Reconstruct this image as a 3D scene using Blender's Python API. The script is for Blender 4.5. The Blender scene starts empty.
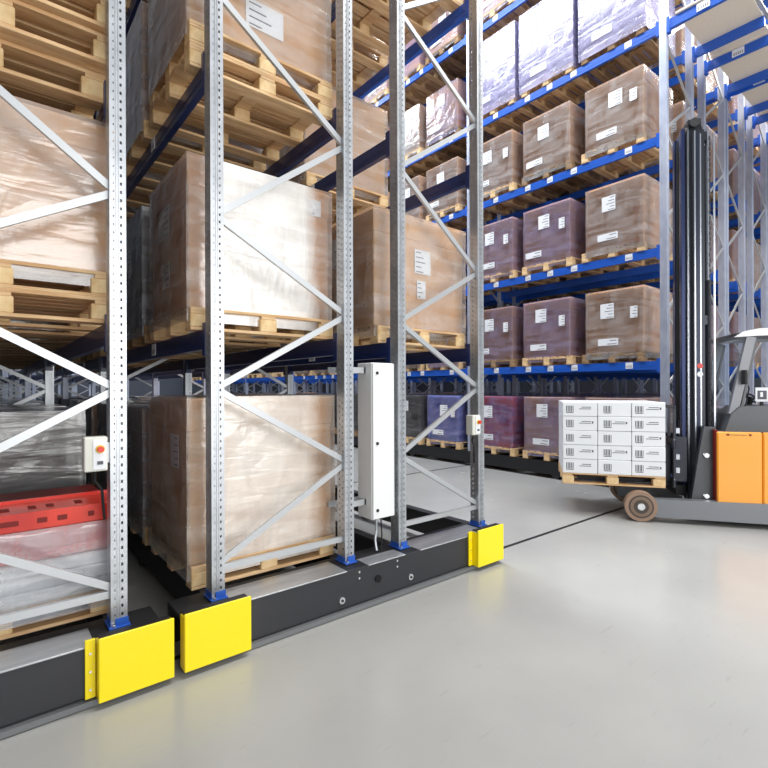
import bpy, math, random
from mathutils import Matrix, Vector
R = random.Random(7)
SC = bpy.context.scene
COL = SC.collection
SKIP = set("""F1.a.0.0.p F1.a.0.11.p F1.a.0.12.p F1.a.0.13.p F1.a.0.14.p F1.a.0.15.p F1.a.0.16.p F1.a.0.17.p F1.a.1.10.c F1.a.1.11.c F1.a.1.14.c F1.a.1.16.c
F1.a.1.17.c F1.a.1.9.c F1.a.2.10.c F1.a.2.10.p F1.a.2.11.c F1.a.2.11.p F1.a.2.12.c F1.a.2.12.p F1.a.2.13.c F1.a.2.13.p F1.a.2.14.c F1.a.2.14.p
F1.a.2.15.c F1.a.2.15.p F1.a.2.16.c F1.a.2.16.p F1.a.2.17.c F1.a.2.17.p F1.a.2.5.c F1.a.2.5.p F1.a.2.6.c F1.a.2.6.p F1.a.2.7.c F1.a.2.7.p F1.a.2.8.c
F1.a.2.8.p F1.a.2.9.c F1.a.2.9.p F1.a.3.10.c F1.a.3.10.p F1.a.3.11.c F1.a.3.11.p F1.a.3.12.c F1.a.3.12.p F1.a.3.13.c F1.a.3.13.p F1.a.3.14.c
F1.a.3.14.p F1.a.3.15.c F1.a.3.15.p F1.a.3.16.c F1.a.3.16.p F1.a.3.17.c F1.a.3.17.p F1.a.3.6.c F1.a.3.6.p F1.a.3.7.p F1.a.3.8.c F1.a.3.8.p F1.a.3.9.c
F1.a.3.9.p F1.a.4.10.c F1.a.4.10.p F1.a.4.11.c F1.a.4.11.p F1.a.4.12.c F1.a.4.12.p F1.a.4.13.c F1.a.4.13.p F1.a.4.14.c F1.a.4.14.p F1.a.4.15.c
F1.a.4.15.p F1.a.4.16.c F1.a.4.16.p F1.a.4.17.c F1.a.4.17.p F1.a.4.7.c F1.a.4.7.p F1.a.4.8.c F1.a.4.9.c F1.a.4.9.p F1.a.5.0.c F1.a.5.0.p F1.a.5.10.c
F1.a.5.10.p F1.a.5.11.c F1.a.5.11.p F1.a.5.12.c F1.a.5.12.p F1.a.5.13.c F1.a.5.13.p F1.a.5.14.c F1.a.5.14.p F1.a.5.15.c F1.a.5.15.p F1.a.5.16.c
F1.a.5.16.p F1.a.5.17.c F1.a.5.17.p F1.a.5.8.c F1.a.5.8.p F1.a.5.9.c F1.a.5.9.p F1.b.0.0.p F1.b.0.1.p F1.b.0.10.c F1.b.0.10.p F1.b.0.11.p F1.b.0.2.p
F1.b.0.3.p F1.b.0.4.p F1.b.0.5.p F1.b.0.6.p F1.b.0.7.p F1.b.0.8.p F1.b.0.9.c F1.b.0.9.p F1.b.1.10.c F1.b.1.10.p F1.b.1.11.c F1.b.1.11.p F1.b.1.2.c
F1.b.1.3.c F1.b.1.4.c F1.b.1.5.c F1.b.1.5.p F1.b.1.6.c F1.b.1.6.p F1.b.1.7.c F1.b.1.7.p F1.b.1.8.c F1.b.1.8.p F1.b.1.9.c F1.b.1.9.p F1.b.2.10.c
F1.b.2.10.p F1.b.2.11.c F1.b.2.11.p F1.b.2.5.c F1.b.2.6.c F1.b.2.7.c F1.b.2.7.p F1.b.2.8.c F1.b.2.8.p F1.b.2.9.c F1.b.2.9.p F1.b.3.10.c F1.b.3.10.p
F1.b.3.11.c F1.b.3.11.p F1.b.3.3.p F1.b.3.6.c F1.b.3.6.p F1.b.3.7.c F1.b.3.7.p F1.b.3.8.c F1.b.3.8.p F1.b.3.9.c F1.b.3.9.p F1.b.4.10.c F1.b.4.10.p
F1.b.4.11.c F1.b.4.11.p F1.b.4.2.p F1.b.4.4.p F1.b.4.5.p F1.b.4.6.p F1.b.4.7.c F1.b.4.7.p F1.b.4.8.c F1.b.4.8.p F1.b.4.9.c F1.b.4.9.p F1.b.5.1.c
F1.b.5.1.p F1.b.5.10.c F1.b.5.10.p F1.b.5.11.c F1.b.5.11.p F1.b.5.2.c F1.b.5.2.p F1.b.5.3.c F1.b.5.3.p F1.b.5.4.p F1.b.5.5.p F1.b.5.6.p F1.b.5.7.c
F1.b.5.7.p F1.b.5.8.c F1.b.5.8.p F1.b.5.9.c F1.b.5.9.p F1.bm0.0.4.0.l0 F1.bm0.0.4.0.l1 F1.bm0.0.4.1 F1.bm0.1.0.0.l3 F1.bm0.1.1.0.l1 F1.bm0.1.1.0.l2
F1.bm0.1.1.0.l3 F1.bm0.1.1.0.l4 F1.bm0.1.2.0.l2 F1.bm0.1.2.0.l3 F1.bm0.1.2.0.l4 F1.bm0.1.3.0.l4 F1.bm0.2.1.0 F1.bm0.2.1.0.l0 F1.bm0.2.1.0.l1
F1.bm0.2.1.0.l2 F1.bm0.2.1.0.l3 F1.bm0.2.1.0.l4 F1.bm0.2.1.1 F1.bm0.2.2.0 F1.bm0.2.2.0.l0 F1.bm0.2.2.0.l1 F1.bm0.2.2.0.l2 F1.bm0.2.2.0.l3
F1.bm0.2.2.0.l4 F1.bm0.2.2.1 F1.bm0.2.3.0.l0 F1.bm0.2.3.0.l1 F1.bm0.2.3.0.l2 F1.bm0.2.3.0.l3 F1.bm0.2.3.0.l4 F1.bm0.2.3.1 F1.bm0.2.4.0.l0
F1.bm0.2.4.0.l1 F1.bm0.2.4.0.l2 F1.bm0.2.4.0.l3 F1.bm0.2.4.0.l4 F1.bm0.3.1.0 F1.bm0.3.1.1 F1.bm0.3.2.0 F1.bm0.3.2.1 F1.bm0.3.3.0 F1.bm0.3.3.1
F1.bm0.3.4.0 F1.bm0.3.4.1 F1.bm0.4.1.0 F1.bm0.4.1.1 F1.bm0.4.2.0 F1.bm0.4.2.1 F1.bm0.4.3.0 F1.bm0.4.3.1 F1.bm0.4.4.0 F1.bm0.4.4.1 F1.bm0.5.1.0
F1.bm0.5.1.1 F1.bm0.5.2.0 F1.bm0.5.2.1 F1.bm0.5.3.0 F1.bm0.5.3.1 F1.bm0.5.4.0 F1.bm0.5.4.1 F1.bm1.0.4.0 F1.bm1.1.2.1 F1.bm1.1.3.0 F1.bm1.1.3.1
F1.bm1.1.4.0 F1.bm1.1.4.1 F1.bm1.2.1.0 F1.bm1.2.1.1 F1.bm1.2.2.0 F1.bm1.2.2.1 F1.bm1.2.3.0 F1.bm1.2.3.1 F1.bm1.2.4.0 F1.bm1.2.4.1 F1.bm1.3.1.0
F1.bm1.3.1.1 F1.bm1.3.2.0 F1.bm1.3.2.1 F1.bm1.3.3.0 F1.bm1.3.3.1 F1.bm1.3.4.0 F1.bm1.3.4.1 F1.bm1.4.1.0 F1.bm1.4.1.1 F1.bm1.4.2.0 F1.bm1.4.2.1
F1.bm1.4.3.0 F1.bm1.4.3.1 F1.bm1.4.4.0 F1.bm1.4.4.1 F1.bm1.5.0.0 F1.bm1.5.1.0 F1.bm1.5.1.1 F1.bm1.5.2.0 F1.bm1.5.2.1 F1.bm1.5.3.0 F1.bm1.5.3.1
F1.bm1.5.4.0 F1.bm1.5.4.1 F1.e4 F1.e5 F1.e6 F1.f0.0.b0 F1.f0.0.b1 F1.f0.0.b13 F1.lb1.1 F2.a.0.0.p F2.a.0.1.p F2.a.0.2.p F2.a.0.3.p F2.a.0.4.p
F2.a.0.5.p F2.a.0.6.p F2.a.0.7.p F2.a.0.8.c F2.a.0.8.p F2.a.1.1.c F2.a.1.1.p F2.a.1.2.c F2.a.1.2.p F2.a.1.3.c F2.a.1.3.p F2.a.1.4.c F2.a.1.4.p
F2.a.1.5.c F2.a.1.5.p F2.a.1.6.c F2.a.1.6.p F2.a.1.7.c F2.a.1.7.p F2.a.1.8.c F2.a.1.8.p F2.a.2.1.c F2.a.2.3.c F2.a.2.4.c F2.a.2.5.c F2.a.2.6.c
F2.a.2.6.p F2.a.2.7.c F2.a.2.7.p F2.a.2.8.c F2.a.2.8.p F2.a.3.1.c F2.a.3.1.p F2.a.3.2.c F2.a.3.2.p F2.a.3.3.c F2.a.3.3.p F2.a.3.4.c F2.a.3.4.p
F2.a.3.5.c F2.a.3.5.p F2.a.3.6.c F2.a.3.6.p F2.a.3.7.c F2.a.3.7.p F2.a.3.8.c F2.a.3.8.p F2.a.4.1.c F2.a.4.1.p F2.a.4.2.c F2.a.4.2.p F2.a.4.3.c
F2.a.4.3.p F2.a.4.4.c F2.a.4.4.p F2.a.4.5.c F2.a.4.5.p F2.a.4.6.c F2.a.4.6.p F2.a.4.7.c F2.a.4.7.p F2.a.4.8.c F2.a.4.8.p F2.a.5.1.c F2.a.5.1.p
F2.a.5.2.c F2.a.5.2.p F2.a.5.3.c F2.a.5.3.p F2.a.5.4.c F2.a.5.4.p F2.a.5.5.c F2.a.5.5.p F2.a.5.6.c F2.a.5.6.p F2.a.5.7.c F2.a.5.7.p F2.a.5.8.c
F2.a.5.8.p F2.b.0.0.p F2.b.0.1.p F2.b.0.2.p F2.b.0.3.p F2.b.0.4.p F2.b.0.5.p F2.b.1.1.c F2.b.1.1.p F2.b.1.2.c F2.b.1.2.p F2.b.1.3.c F2.b.1.3.p
F2.b.1.4.c F2.b.1.4.p F2.b.1.5.c F2.b.1.5.p F2.b.2.1.c F2.b.2.2.c F2.b.2.3.p F2.b.2.4.c F2.b.2.4.p F2.b.2.5.c F2.b.2.5.p F2.b.3.1.c F2.b.3.1.p
F2.b.3.2.c F2.b.3.2.p F2.b.3.3.c F2.b.3.3.p F2.b.3.4.c F2.b.3.4.p F2.b.3.5.c F2.b.3.5.p F2.b.4.1.c F2.b.4.1.p F2.b.4.2.c F2.b.4.2.p F2.b.4.3.c
F2.b.4.3.p F2.b.4.4.c F2.b.4.4.p F2.b.4.5.c F2.b.4.5.p F2.b.5.0.p F2.b.5.1.c F2.b.5.1.p F2.b.5.2.c F2.b.5.2.p F2.b.5.3.c F2.b.5.3.p F2.b.5.4.c
F2.b.5.4.p F2.b.5.5.c F2.b.5.5.p F2.bm0.0.0.0.l0 F2.bm0.0.0.0.l1 F2.bm0.0.0.0.l2 F2.bm0.0.0.0.l3 F2.bm0.0.0.0.l4 F2.bm0.0.1.0.l0 F2.bm0.0.1.0.l1
F2.bm0.0.1.0.l2 F2.bm0.0.1.0.l3 F2.bm0.0.1.0.l4 F2.bm0.0.2.0.l0 F2.bm0.0.2.0.l1 F2.bm0.0.2.0.l2 F2.bm0.0.2.0.l3 F2.bm0.0.2.0.l4 F2.bm0.0.3.0.l1
F2.bm0.0.3.0.l2 F2.bm0.0.3.0.l3 F2.bm0.0.3.0.l4 F2.bm0.0.4.0.l0 F2.bm0.0.4.0.l1 F2.bm0.0.4.0.l2 F2.bm0.0.4.0.l3 F2.bm0.0.4.0.l4 F2.bm0.0.4.1
F2.bm0.1.0.0.l0 F2.bm0.1.0.0.l1 F2.bm0.1.0.0.l2 F2.bm0.1.0.0.l3 F2.bm0.1.0.0.l4 F2.bm0.1.1.0.l0 F2.bm0.1.1.0.l1 F2.bm0.1.1.0.l2 F2.bm0.1.1.0.l3
F2.bm0.1.1.0.l4 F2.bm0.1.2.0 F2.bm0.1.2.0.l0 F2.bm0.1.2.0.l1 F2.bm0.1.2.0.l2 F2.bm0.1.2.0.l3 F2.bm0.1.2.0.l4 F2.bm0.1.2.1 F2.bm0.1.3.0 F2.bm0.1.3.0.l0
F2.bm0.1.3.0.l1 F2.bm0.1.3.0.l2 F2.bm0.1.3.0.l3 F2.bm0.1.3.0.l4 F2.bm0.1.3.1 F2.bm0.1.4.0 F2.bm0.1.4.0.l0 F2.bm0.1.4.0.l1 F2.bm0.1.4.0.l2
F2.bm0.1.4.0.l3 F2.bm0.1.4.0.l4 F2.bm0.1.4.1 F2.bm0.2.0.0.l0 F2.bm0.2.0.0.l1 F2.bm0.2.0.0.l2 F2.bm0.2.0.0.l3 F2.bm0.2.0.0.l4 F2.bm0.2.1.0
F2.bm0.2.1.0.l0 F2.bm0.2.1.0.l1 F2.bm0.2.1.0.l2 F2.bm0.2.1.0.l3 F2.bm0.2.1.0.l4 F2.bm0.2.1.1 F2.bm0.2.2.0 F2.bm0.2.2.0.l0 F2.bm0.2.2.0.l1
F2.bm0.2.2.0.l2 F2.bm0.2.2.0.l3 F2.bm0.2.2.0.l4 F2.bm0.2.2.1 F2.bm0.2.3.0 F2.bm0.2.3.0.l0 F2.bm0.2.3.0.l1 F2.bm0.2.3.0.l2 F2.bm0.2.3.0.l3
F2.bm0.2.3.0.l4 F2.bm0.2.3.1 F2.bm0.2.4.0 F2.bm0.2.4.0.l0 F2.bm0.2.4.0.l1 F2.bm0.2.4.0.l2 F2.bm0.2.4.0.l3 F2.bm0.2.4.0.l4 F2.bm0.2.4.1 F2.bm0.3.1.0
F2.bm0.3.1.1 F2.bm0.3.2.0 F2.bm0.3.2.1 F2.bm0.3.3.0 F2.bm0.3.3.1 F2.bm0.3.4.0 F2.bm0.3.4.1 F2.bm0.4.1.0 F2.bm0.4.1.1 F2.bm0.4.2.0 F2.bm0.4.2.1
F2.bm0.4.3.0 F2.bm0.4.3.1 F2.bm0.4.4.0 F2.bm0.4.4.1 F2.bm0.5.1.0 F2.bm0.5.1.1 F2.bm0.5.2.0 F2.bm0.5.2.1 F2.bm0.5.3.0 F2.bm0.5.3.1 F2.bm0.5.4.0
F2.bm0.5.4.1 F2.bm1.0.4.0 F2.bm1.0.4.1 F2.bm1.1.1.0 F2.bm1.1.1.1 F2.bm1.1.2.0 F2.bm1.1.2.1 F2.bm1.1.3.0 F2.bm1.1.3.1 F2.bm1.1.4.0 F2.bm1.1.4.1
F2.bm1.2.1.0 F2.bm1.2.1.1 F2.bm1.2.2.0 F2.bm1.2.2.1 F2.bm1.2.3.0 F2.bm1.2.3.1 F2.bm1.2.4.0 F2.bm1.2.4.1 F2.bm1.3.0.0 F2.bm1.3.0.1 F2.bm1.3.1.0
F2.bm1.3.1.1 F2.bm1.3.2.0 F2.bm1.3.2.1 F2.bm1.3.3.0 F2.bm1.3.3.1 F2.bm1.3.4.0 F2.bm1.3.4.1 F2.bm1.4.1.0 F2.bm1.4.1.1 F2.bm1.4.2.0 F2.bm1.4.2.1
F2.bm1.4.3.0 F2.bm1.4.3.1 F2.bm1.4.4.0 F2.bm1.4.4.1 F2.bm1.5.0.0 F2.bm1.5.1.0 F2.bm1.5.1.1 F2.bm1.5.2.0 F2.bm1.5.2.1 F2.bm1.5.3.0 F2.bm1.5.3.1
F2.bm1.5.4.0 F2.bm1.5.4.1 F2.e0 F2.e1 F2.e2 F2.e3 F2.e4 F2.e5 F2.e6 F2.f0.0.b0 F2.f0.0.b1 F2.f0.0.b12 F2.f0.0.b13 F2.lb0.0 F2.lb0.1 F2.lb1.0 F2.lb1.1
F3.a.0.0.p F3.a.0.1.p F3.a.0.2.p F3.a.0.3.p F3.a.0.4.p F3.a.0.5.p F3.a.0.6.p F3.a.0.7.p F3.a.0.8.p F3.a.1.1.c F3.a.1.1.p F3.a.1.2.c F3.a.1.2.p
F3.a.1.3.c F3.a.1.3.p F3.a.1.4.c F3.a.1.4.p F3.a.1.5.c F3.a.1.5.p F3.a.1.6.c F3.a.1.6.p F3.a.1.7.c F3.a.1.7.p F3.a.1.8.c F3.a.1.8.p F3.a.2.1.c
F3.a.2.1.p F3.a.2.2.c F3.a.2.2.p F3.a.2.3.c F3.a.2.3.p F3.a.2.4.c F3.a.2.4.p F3.a.2.5.c F3.a.2.5.p F3.a.2.6.c F3.a.2.6.p F3.a.2.7.c F3.a.2.7.p
F3.a.2.8.c F3.a.2.8.p F3.a.3.1.c F3.a.3.1.p F3.a.3.2.c F3.a.3.2.p F3.a.3.3.c F3.a.3.3.p F3.a.3.4.c F3.a.3.4.p F3.a.3.5.c F3.a.3.5.p F3.a.3.6.c
F3.a.3.6.p F3.a.3.7.c F3.a.3.7.p F3.a.3.8.c F3.a.3.8.p F3.a.4.1.c F3.a.4.1.p F3.a.4.2.c F3.a.4.2.p F3.a.4.3.c F3.a.4.3.p F3.a.4.4.c F3.a.4.4.p
F3.a.4.5.c F3.a.4.5.p F3.a.4.6.c F3.a.4.6.p F3.a.4.7.c F3.a.4.7.p F3.a.4.8.c F3.a.4.8.p F3.a.5.0.p F3.a.5.1.c F3.a.5.1.p F3.a.5.2.c F3.a.5.2.p
F3.a.5.3.c F3.a.5.3.p F3.a.5.4.c F3.a.5.4.p F3.a.5.5.c F3.a.5.5.p F3.a.5.6.c F3.a.5.6.p F3.a.5.7.c F3.a.5.7.p F3.a.5.8.c F3.a.5.8.p F3.b.0.0.p
F3.b.0.1.p F3.b.0.2.p F3.b.0.3.p F3.b.0.4.p F3.b.0.5.p F3.b.1.1.c F3.b.1.1.p F3.b.1.2.c F3.b.1.2.p F3.b.1.3.c F3.b.1.3.p F3.b.1.4.c F3.b.1.4.p
F3.b.1.5.c F3.b.1.5.p F3.b.2.1.c F3.b.2.2.c F3.b.2.2.p F3.b.2.3.c F3.b.2.3.p F3.b.2.4.c F3.b.2.4.p F3.b.2.5.c F3.b.2.5.p F3.b.3.1.c F3.b.3.1.p
F3.b.3.2.c F3.b.3.2.p F3.b.3.3.c F3.b.3.3.p F3.b.3.4.c F3.b.3.4.p F3.b.3.5.c F3.b.3.5.p F3.b.4.1.c F3.b.4.1.p F3.b.4.2.c F3.b.4.2.p F3.b.4.3.c
F3.b.4.3.p F3.b.4.4.c F3.b.4.4.p F3.b.4.5.c F3.b.4.5.p F3.b.5.0.c F3.b.5.0.p F3.b.5.1.c F3.b.5.1.p F3.b.5.2.c F3.b.5.2.p F3.b.5.3.c F3.b.5.3.p
F3.b.5.4.c F3.b.5.4.p F3.b.5.5.c F3.b.5.5.p F3.bm0.0.0.0.l0 F3.bm0.0.0.0.l1 F3.bm0.0.0.0.l2 F3.bm0.0.0.0.l3 F3.bm0.0.0.0.l4 F3.bm0.0.1.0.l0
F3.bm0.0.1.0.l1 F3.bm0.0.1.0.l2 F3.bm0.0.1.0.l3 F3.bm0.0.1.0.l4 F3.bm0.0.2.0.l0 F3.bm0.0.2.0.l1 F3.bm0.0.2.0.l2 F3.bm0.0.2.0.l3 F3.bm0.0.2.0.l4
F3.bm0.0.3.0.l0 F3.bm0.0.3.0.l1 F3.bm0.0.3.0.l2 F3.bm0.0.3.0.l3 F3.bm0.0.3.0.l4 F3.bm0.0.4.0 F3.bm0.0.4.0.l0 F3.bm0.0.4.0.l1 F3.bm0.0.4.0.l2
F3.bm0.0.4.0.l3 F3.bm0.0.4.0.l4 F3.bm0.0.4.1 F3.bm0.1.0.0.l0 F3.bm0.1.0.0.l1 F3.bm0.1.0.0.l2 F3.bm0.1.0.0.l3 F3.bm0.1.0.0.l4 F3.bm0.1.1.0
F3.bm0.1.1.0.l0 F3.bm0.1.1.0.l1 F3.bm0.1.1.0.l2 F3.bm0.1.1.0.l3 F3.bm0.1.1.0.l4 F3.bm0.1.1.1 F3.bm0.1.2.0 F3.bm0.1.2.0.l0 F3.bm0.1.2.0.l1
F3.bm0.1.2.0.l2 F3.bm0.1.2.0.l3 F3.bm0.1.2.0.l4 F3.bm0.1.2.1 F3.bm0.1.3.0 F3.bm0.1.3.0.l0 F3.bm0.1.3.0.l1 F3.bm0.1.3.0.l2 F3.bm0.1.3.0.l3
F3.bm0.1.3.0.l4 F3.bm0.1.3.1 F3.bm0.1.4.0 F3.bm0.1.4.0.l0 F3.bm0.1.4.0.l1 F3.bm0.1.4.0.l2 F3.bm0.1.4.0.l3 F3.bm0.1.4.0.l4 F3.bm0.1.4.1 F3.bm0.2.0.0.l0
F3.bm0.2.0.0.l1 F3.bm0.2.0.0.l2 F3.bm0.2.0.0.l3 F3.bm0.2.0.0.l4 F3.bm0.2.1.0 F3.bm0.2.1.0.l0 F3.bm0.2.1.0.l1 F3.bm0.2.1.0.l2 F3.bm0.2.1.0.l3
F3.bm0.2.1.0.l4 F3.bm0.2.1.1 F3.bm0.2.2.0 F3.bm0.2.2.0.l0 F3.bm0.2.2.0.l1 F3.bm0.2.2.0.l2 F3.bm0.2.2.0.l3 F3.bm0.2.2.0.l4 F3.bm0.2.2.1 F3.bm0.2.3.0
F3.bm0.2.3.0.l0 F3.bm0.2.3.0.l1 F3.bm0.2.3.0.l2 F3.bm0.2.3.0.l3 F3.bm0.2.3.0.l4 F3.bm0.2.3.1 F3.bm0.2.4.0 F3.bm0.2.4.0.l0 F3.bm0.2.4.0.l1
F3.bm0.2.4.0.l2 F3.bm0.2.4.0.l3 F3.bm0.2.4.0.l4 F3.bm0.2.4.1 F3.bm0.3.0.0 F3.bm0.3.1.0 F3.bm0.3.1.1 F3.bm0.3.2.0 F3.bm0.3.2.1 F3.bm0.3.3.0
F3.bm0.3.3.1 F3.bm0.3.4.0 F3.bm0.3.4.1 F3.bm0.4.0.0 F3.bm0.4.1.0 F3.bm0.4.1.1 F3.bm0.4.2.0 F3.bm0.4.2.1 F3.bm0.4.3.0 F3.bm0.4.3.1 F3.bm0.4.4.0
F3.bm0.4.4.1 F3.bm0.5.0.0 F3.bm0.5.1.0 F3.bm0.5.1.1 F3.bm0.5.2.0 F3.bm0.5.2.1 F3.bm0.5.3.0 F3.bm0.5.3.1 F3.bm0.5.4.0 F3.bm0.5.4.1 F3.bm1.0.4.0
F3.bm1.0.4.1 F3.bm1.1.1.0 F3.bm1.1.1.1 F3.bm1.1.2.0 F3.bm1.1.2.1 F3.bm1.1.3.0 F3.bm1.1.3.1 F3.bm1.1.4.0 F3.bm1.1.4.1 F3.bm1.2.1.0 F3.bm1.2.1.1
F3.bm1.2.2.0 F3.bm1.2.2.1 F3.bm1.2.3.0 F3.bm1.2.3.1 F3.bm1.2.4.0 F3.bm1.2.4.1 F3.bm1.3.1.0 F3.bm1.3.1.1 F3.bm1.3.2.0 F3.bm1.3.2.1 F3.bm1.3.3.0
F3.bm1.3.3.1 F3.bm1.3.4.0 F3.bm1.3.4.1 F3.bm1.4.1.0 F3.bm1.4.1.1 F3.bm1.4.2.0 F3.bm1.4.2.1 F3.bm1.4.3.0 F3.bm1.4.3.1 F3.bm1.4.4.0 F3.bm1.4.4.1
F3.bm1.5.1.0 F3.bm1.5.1.1 F3.bm1.5.2.0 F3.bm1.5.2.1 F3.bm1.5.3.0 F3.bm1.5.3.1 F3.bm1.5.4.0 F3.bm1.5.4.1 F3.e0 F3.e1 F3.e2 F3.e3 F3.e4 F3.e5 F3.e6
F3.f0.0.b0 F3.f0.0.b1 F3.f0.0.b11 F3.f0.0.b12 F3.f0.0.b13 F3.f0.0.b2 F3.f0.3.u1 F3.f0.6.b F3.f1.4.u0 F3.f1.5.u0 F3.f1.6.u0 F3.lb0.0 F3.lb0.1 F3.lb1.0
F3.lb1.1 F4.bm0.0.0.0.l0 F4.bm0.0.0.0.l1 F4.bm0.0.0.0.l2 F4.bm0.0.0.0.l3 F4.bm0.0.0.0.l4 F4.bm0.0.1.0.l0 F4.bm0.0.1.0.l1 F4.bm0.0.1.0.l2
F4.bm0.0.1.0.l3 F4.bm0.0.1.0.l4 F4.bm0.0.2.0.l0 F4.bm0.0.2.0.l1 F4.bm0.0.2.0.l2 F4.bm0.0.2.0.l3 F4.bm0.0.2.0.l4 F4.bm0.0.3.0.l0 F4.bm0.0.3.0.l1
F4.bm0.0.3.0.l2 F4.bm0.0.3.0.l3 F4.bm0.0.3.0.l4 F4.bm0.0.4.0 F4.bm0.0.4.0.l0 F4.bm0.0.4.0.l1 F4.bm0.0.4.0.l2 F4.bm0.0.4.0.l3 F4.bm0.0.4.0.l4
F4.bm0.0.4.1 F4.bm0.1.0.0.l0 F4.bm0.1.0.0.l1 F4.bm0.1.0.0.l2 F4.bm0.1.0.0.l3 F4.bm0.1.0.0.l4 F4.bm0.1.1.0 F4.bm0.1.1.0.l0 F4.bm0.1.1.0.l1
F4.bm0.1.1.0.l2 F4.bm0.1.1.0.l3 F4.bm0.1.1.0.l4 F4.bm0.1.1.1 F4.bm0.1.2.0 F4.bm0.1.2.0.l0 F4.bm0.1.2.0.l1 F4.bm0.1.2.0.l2 F4.bm0.1.2.0.l3
F4.bm0.1.2.0.l4 F4.bm0.1.2.1 F4.bm0.1.3.0 F4.bm0.1.3.0.l0 F4.bm0.1.3.0.l1 F4.bm0.1.3.0.l2 F4.bm0.1.3.0.l3 F4.bm0.1.3.0.l4 F4.bm0.1.3.1 F4.bm0.1.4.0
F4.bm0.1.4.0.l0 F4.bm0.1.4.0.l1 F4.bm0.1.4.0.l2 F4.bm0.1.4.0.l3 F4.bm0.1.4.0.l4 F4.bm0.1.4.1 F4.bm0.2.0.0.l0 F4.bm0.2.0.0.l1 F4.bm0.2.0.0.l2
F4.bm0.2.0.0.l3 F4.bm0.2.0.0.l4 F4.bm0.2.1.0 F4.bm0.2.1.0.l0 F4.bm0.2.1.0.l1 F4.bm0.2.1.0.l2 F4.bm0.2.1.0.l3 F4.bm0.2.1.0.l4 F4.bm0.2.1.1 F4.bm0.2.2.0
F4.bm0.2.2.0.l0 F4.bm0.2.2.0.l1 F4.bm0.2.2.0.l2 F4.bm0.2.2.0.l3 F4.bm0.2.2.0.l4 F4.bm0.2.2.1 F4.bm0.2.3.0 F4.bm0.2.3.0.l0 F4.bm0.2.3.0.l1
F4.bm0.2.3.0.l2 F4.bm0.2.3.0.l3 F4.bm0.2.3.0.l4 F4.bm0.2.3.1 F4.bm0.2.4.0 F4.bm0.2.4.0.l0 F4.bm0.2.4.0.l1 F4.bm0.2.4.0.l2 F4.bm0.2.4.0.l3
F4.bm0.2.4.0.l4 F4.bm0.2.4.1 F4.bm1.0.4.0 F4.bm1.0.4.1 F4.bm1.1.1.0 F4.bm1.1.1.1 F4.bm1.1.2.0 F4.bm1.1.2.1 F4.bm1.1.3.0 F4.bm1.1.3.1 F4.bm1.1.4.0
F4.bm1.1.4.1 F4.bm1.2.1.0 F4.bm1.2.1.1 F4.bm1.2.2.0 F4.bm1.2.2.1 F4.bm1.2.3.0 F4.bm1.2.3.1 F4.bm1.2.4.0 F4.bm1.2.4.1 F4.e0 F4.e1 F4.e2 F4.e3
F4.f0.0.b0 F4.f0.0.b1 F4.f0.0.b10 F4.f0.0.b11 F4.f0.0.b12 F4.f0.0.b13 F4.f0.0.b2 F4.f0.0.b3 F4.f0.0.b4 F4.f0.0.b5 F4.f0.0.b6 F4.f0.0.b7 F4.f0.0.b8
F4.f0.0.b9 F4.f0.0.u0 F4.f0.0.u1 F4.f1.0.b F4.f1.0.u0 F4.f1.0.u1 F4.lb0.0 F4.lb0.1 F4.lb1.0 F4.lb1.1 M.A.3.0.c M.B.0.4.p0 M.B.0.5.p0 M.B.0.6.p0
M.B.0.7.p0 M.B.0.8.p0 M.B.1.4.c M.B.1.5.c M.B.1.5.p0 M.B.1.6.c M.B.1.7.c M.B.1.7.p0 M.B.1.8.c M.B.2.3.c M.B.2.3.p0 M.B.2.4.c M.B.2.4.p0 M.B.2.5.c
M.B.2.5.p0 M.B.2.6.c M.B.2.6.p0 M.B.2.7.c M.B.2.7.p0 M.B.2.8.c M.B.2.8.p0 M.B.3.2.c M.B.3.2.p0 M.B.3.3.c M.B.3.3.p0 M.B.3.4.c M.B.3.4.p0 M.B.3.5.c
M.B.3.5.p0 M.B.3.6.c M.B.3.6.p0 M.B.3.7.c M.B.3.7.p0 M.B.3.8.c M.B.3.8.p0 M.L.0.1.p0 M.L.0.2.p0 M.L.0.3.p0 M.L.0.4.p0 M.L.0.5.p0 M.L.0.6.p0 M.L.1.4.c
M.L.1.5.c M.L.1.6.c M.L.2.1.c M.L.2.1.p0 M.L.2.2.c M.L.2.2.p0 M.L.2.3.c M.L.2.3.p0 M.L.2.4.c M.L.2.4.p0 M.L.2.5.c M.L.2.5.p0 M.L.2.6.c M.L.2.6.p0
M1.bm1.0.0.0 M1.bm1.0.1.0 M1.bm1.0.2.0 M1.bm1.0.2.1 M1.bm1.0.3.0 M1.bm1.0.3.1 M1.bm1.1.0.0 M1.bm1.1.1.0 M1.bm1.1.1.1 M1.bm1.1.2.0 M1.bm1.1.2.1
M1.bm1.1.3.0 M1.bm1.1.3.1 M1.bm1.2.0.0 M1.bm1.2.1.0 M1.bm1.2.1.1 M1.bm1.2.2.0 M1.bm1.2.2.1 M1.bm1.2.3.0 M1.bm1.2.3.1 M1.bm1.3.0.0 M1.bm1.3.1.0
M1.bm1.3.1.1 M1.bm1.3.2.0 M1.bm1.3.2.1 M1.bm1.3.3.0 M1.bm1.3.3.1 M1.bm1.4.0.0 M1.bm1.4.1.0 M1.bm1.4.1.1 M1.bm1.4.2.0 M1.bm1.4.2.1 M1.bm1.4.3.0
M1.bm1.4.3.1 M1.bm1.5.0.0 M1.bm1.5.1.0 M1.bm1.5.1.1 M1.bm1.5.2.0 M1.bm1.5.2.1 M1.bm1.5.3.0 M1.bm1.5.3.1 M1.e2 M1.e3 M1.e4 M1.e5 M1.e6 M1.f1.0.b10
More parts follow.
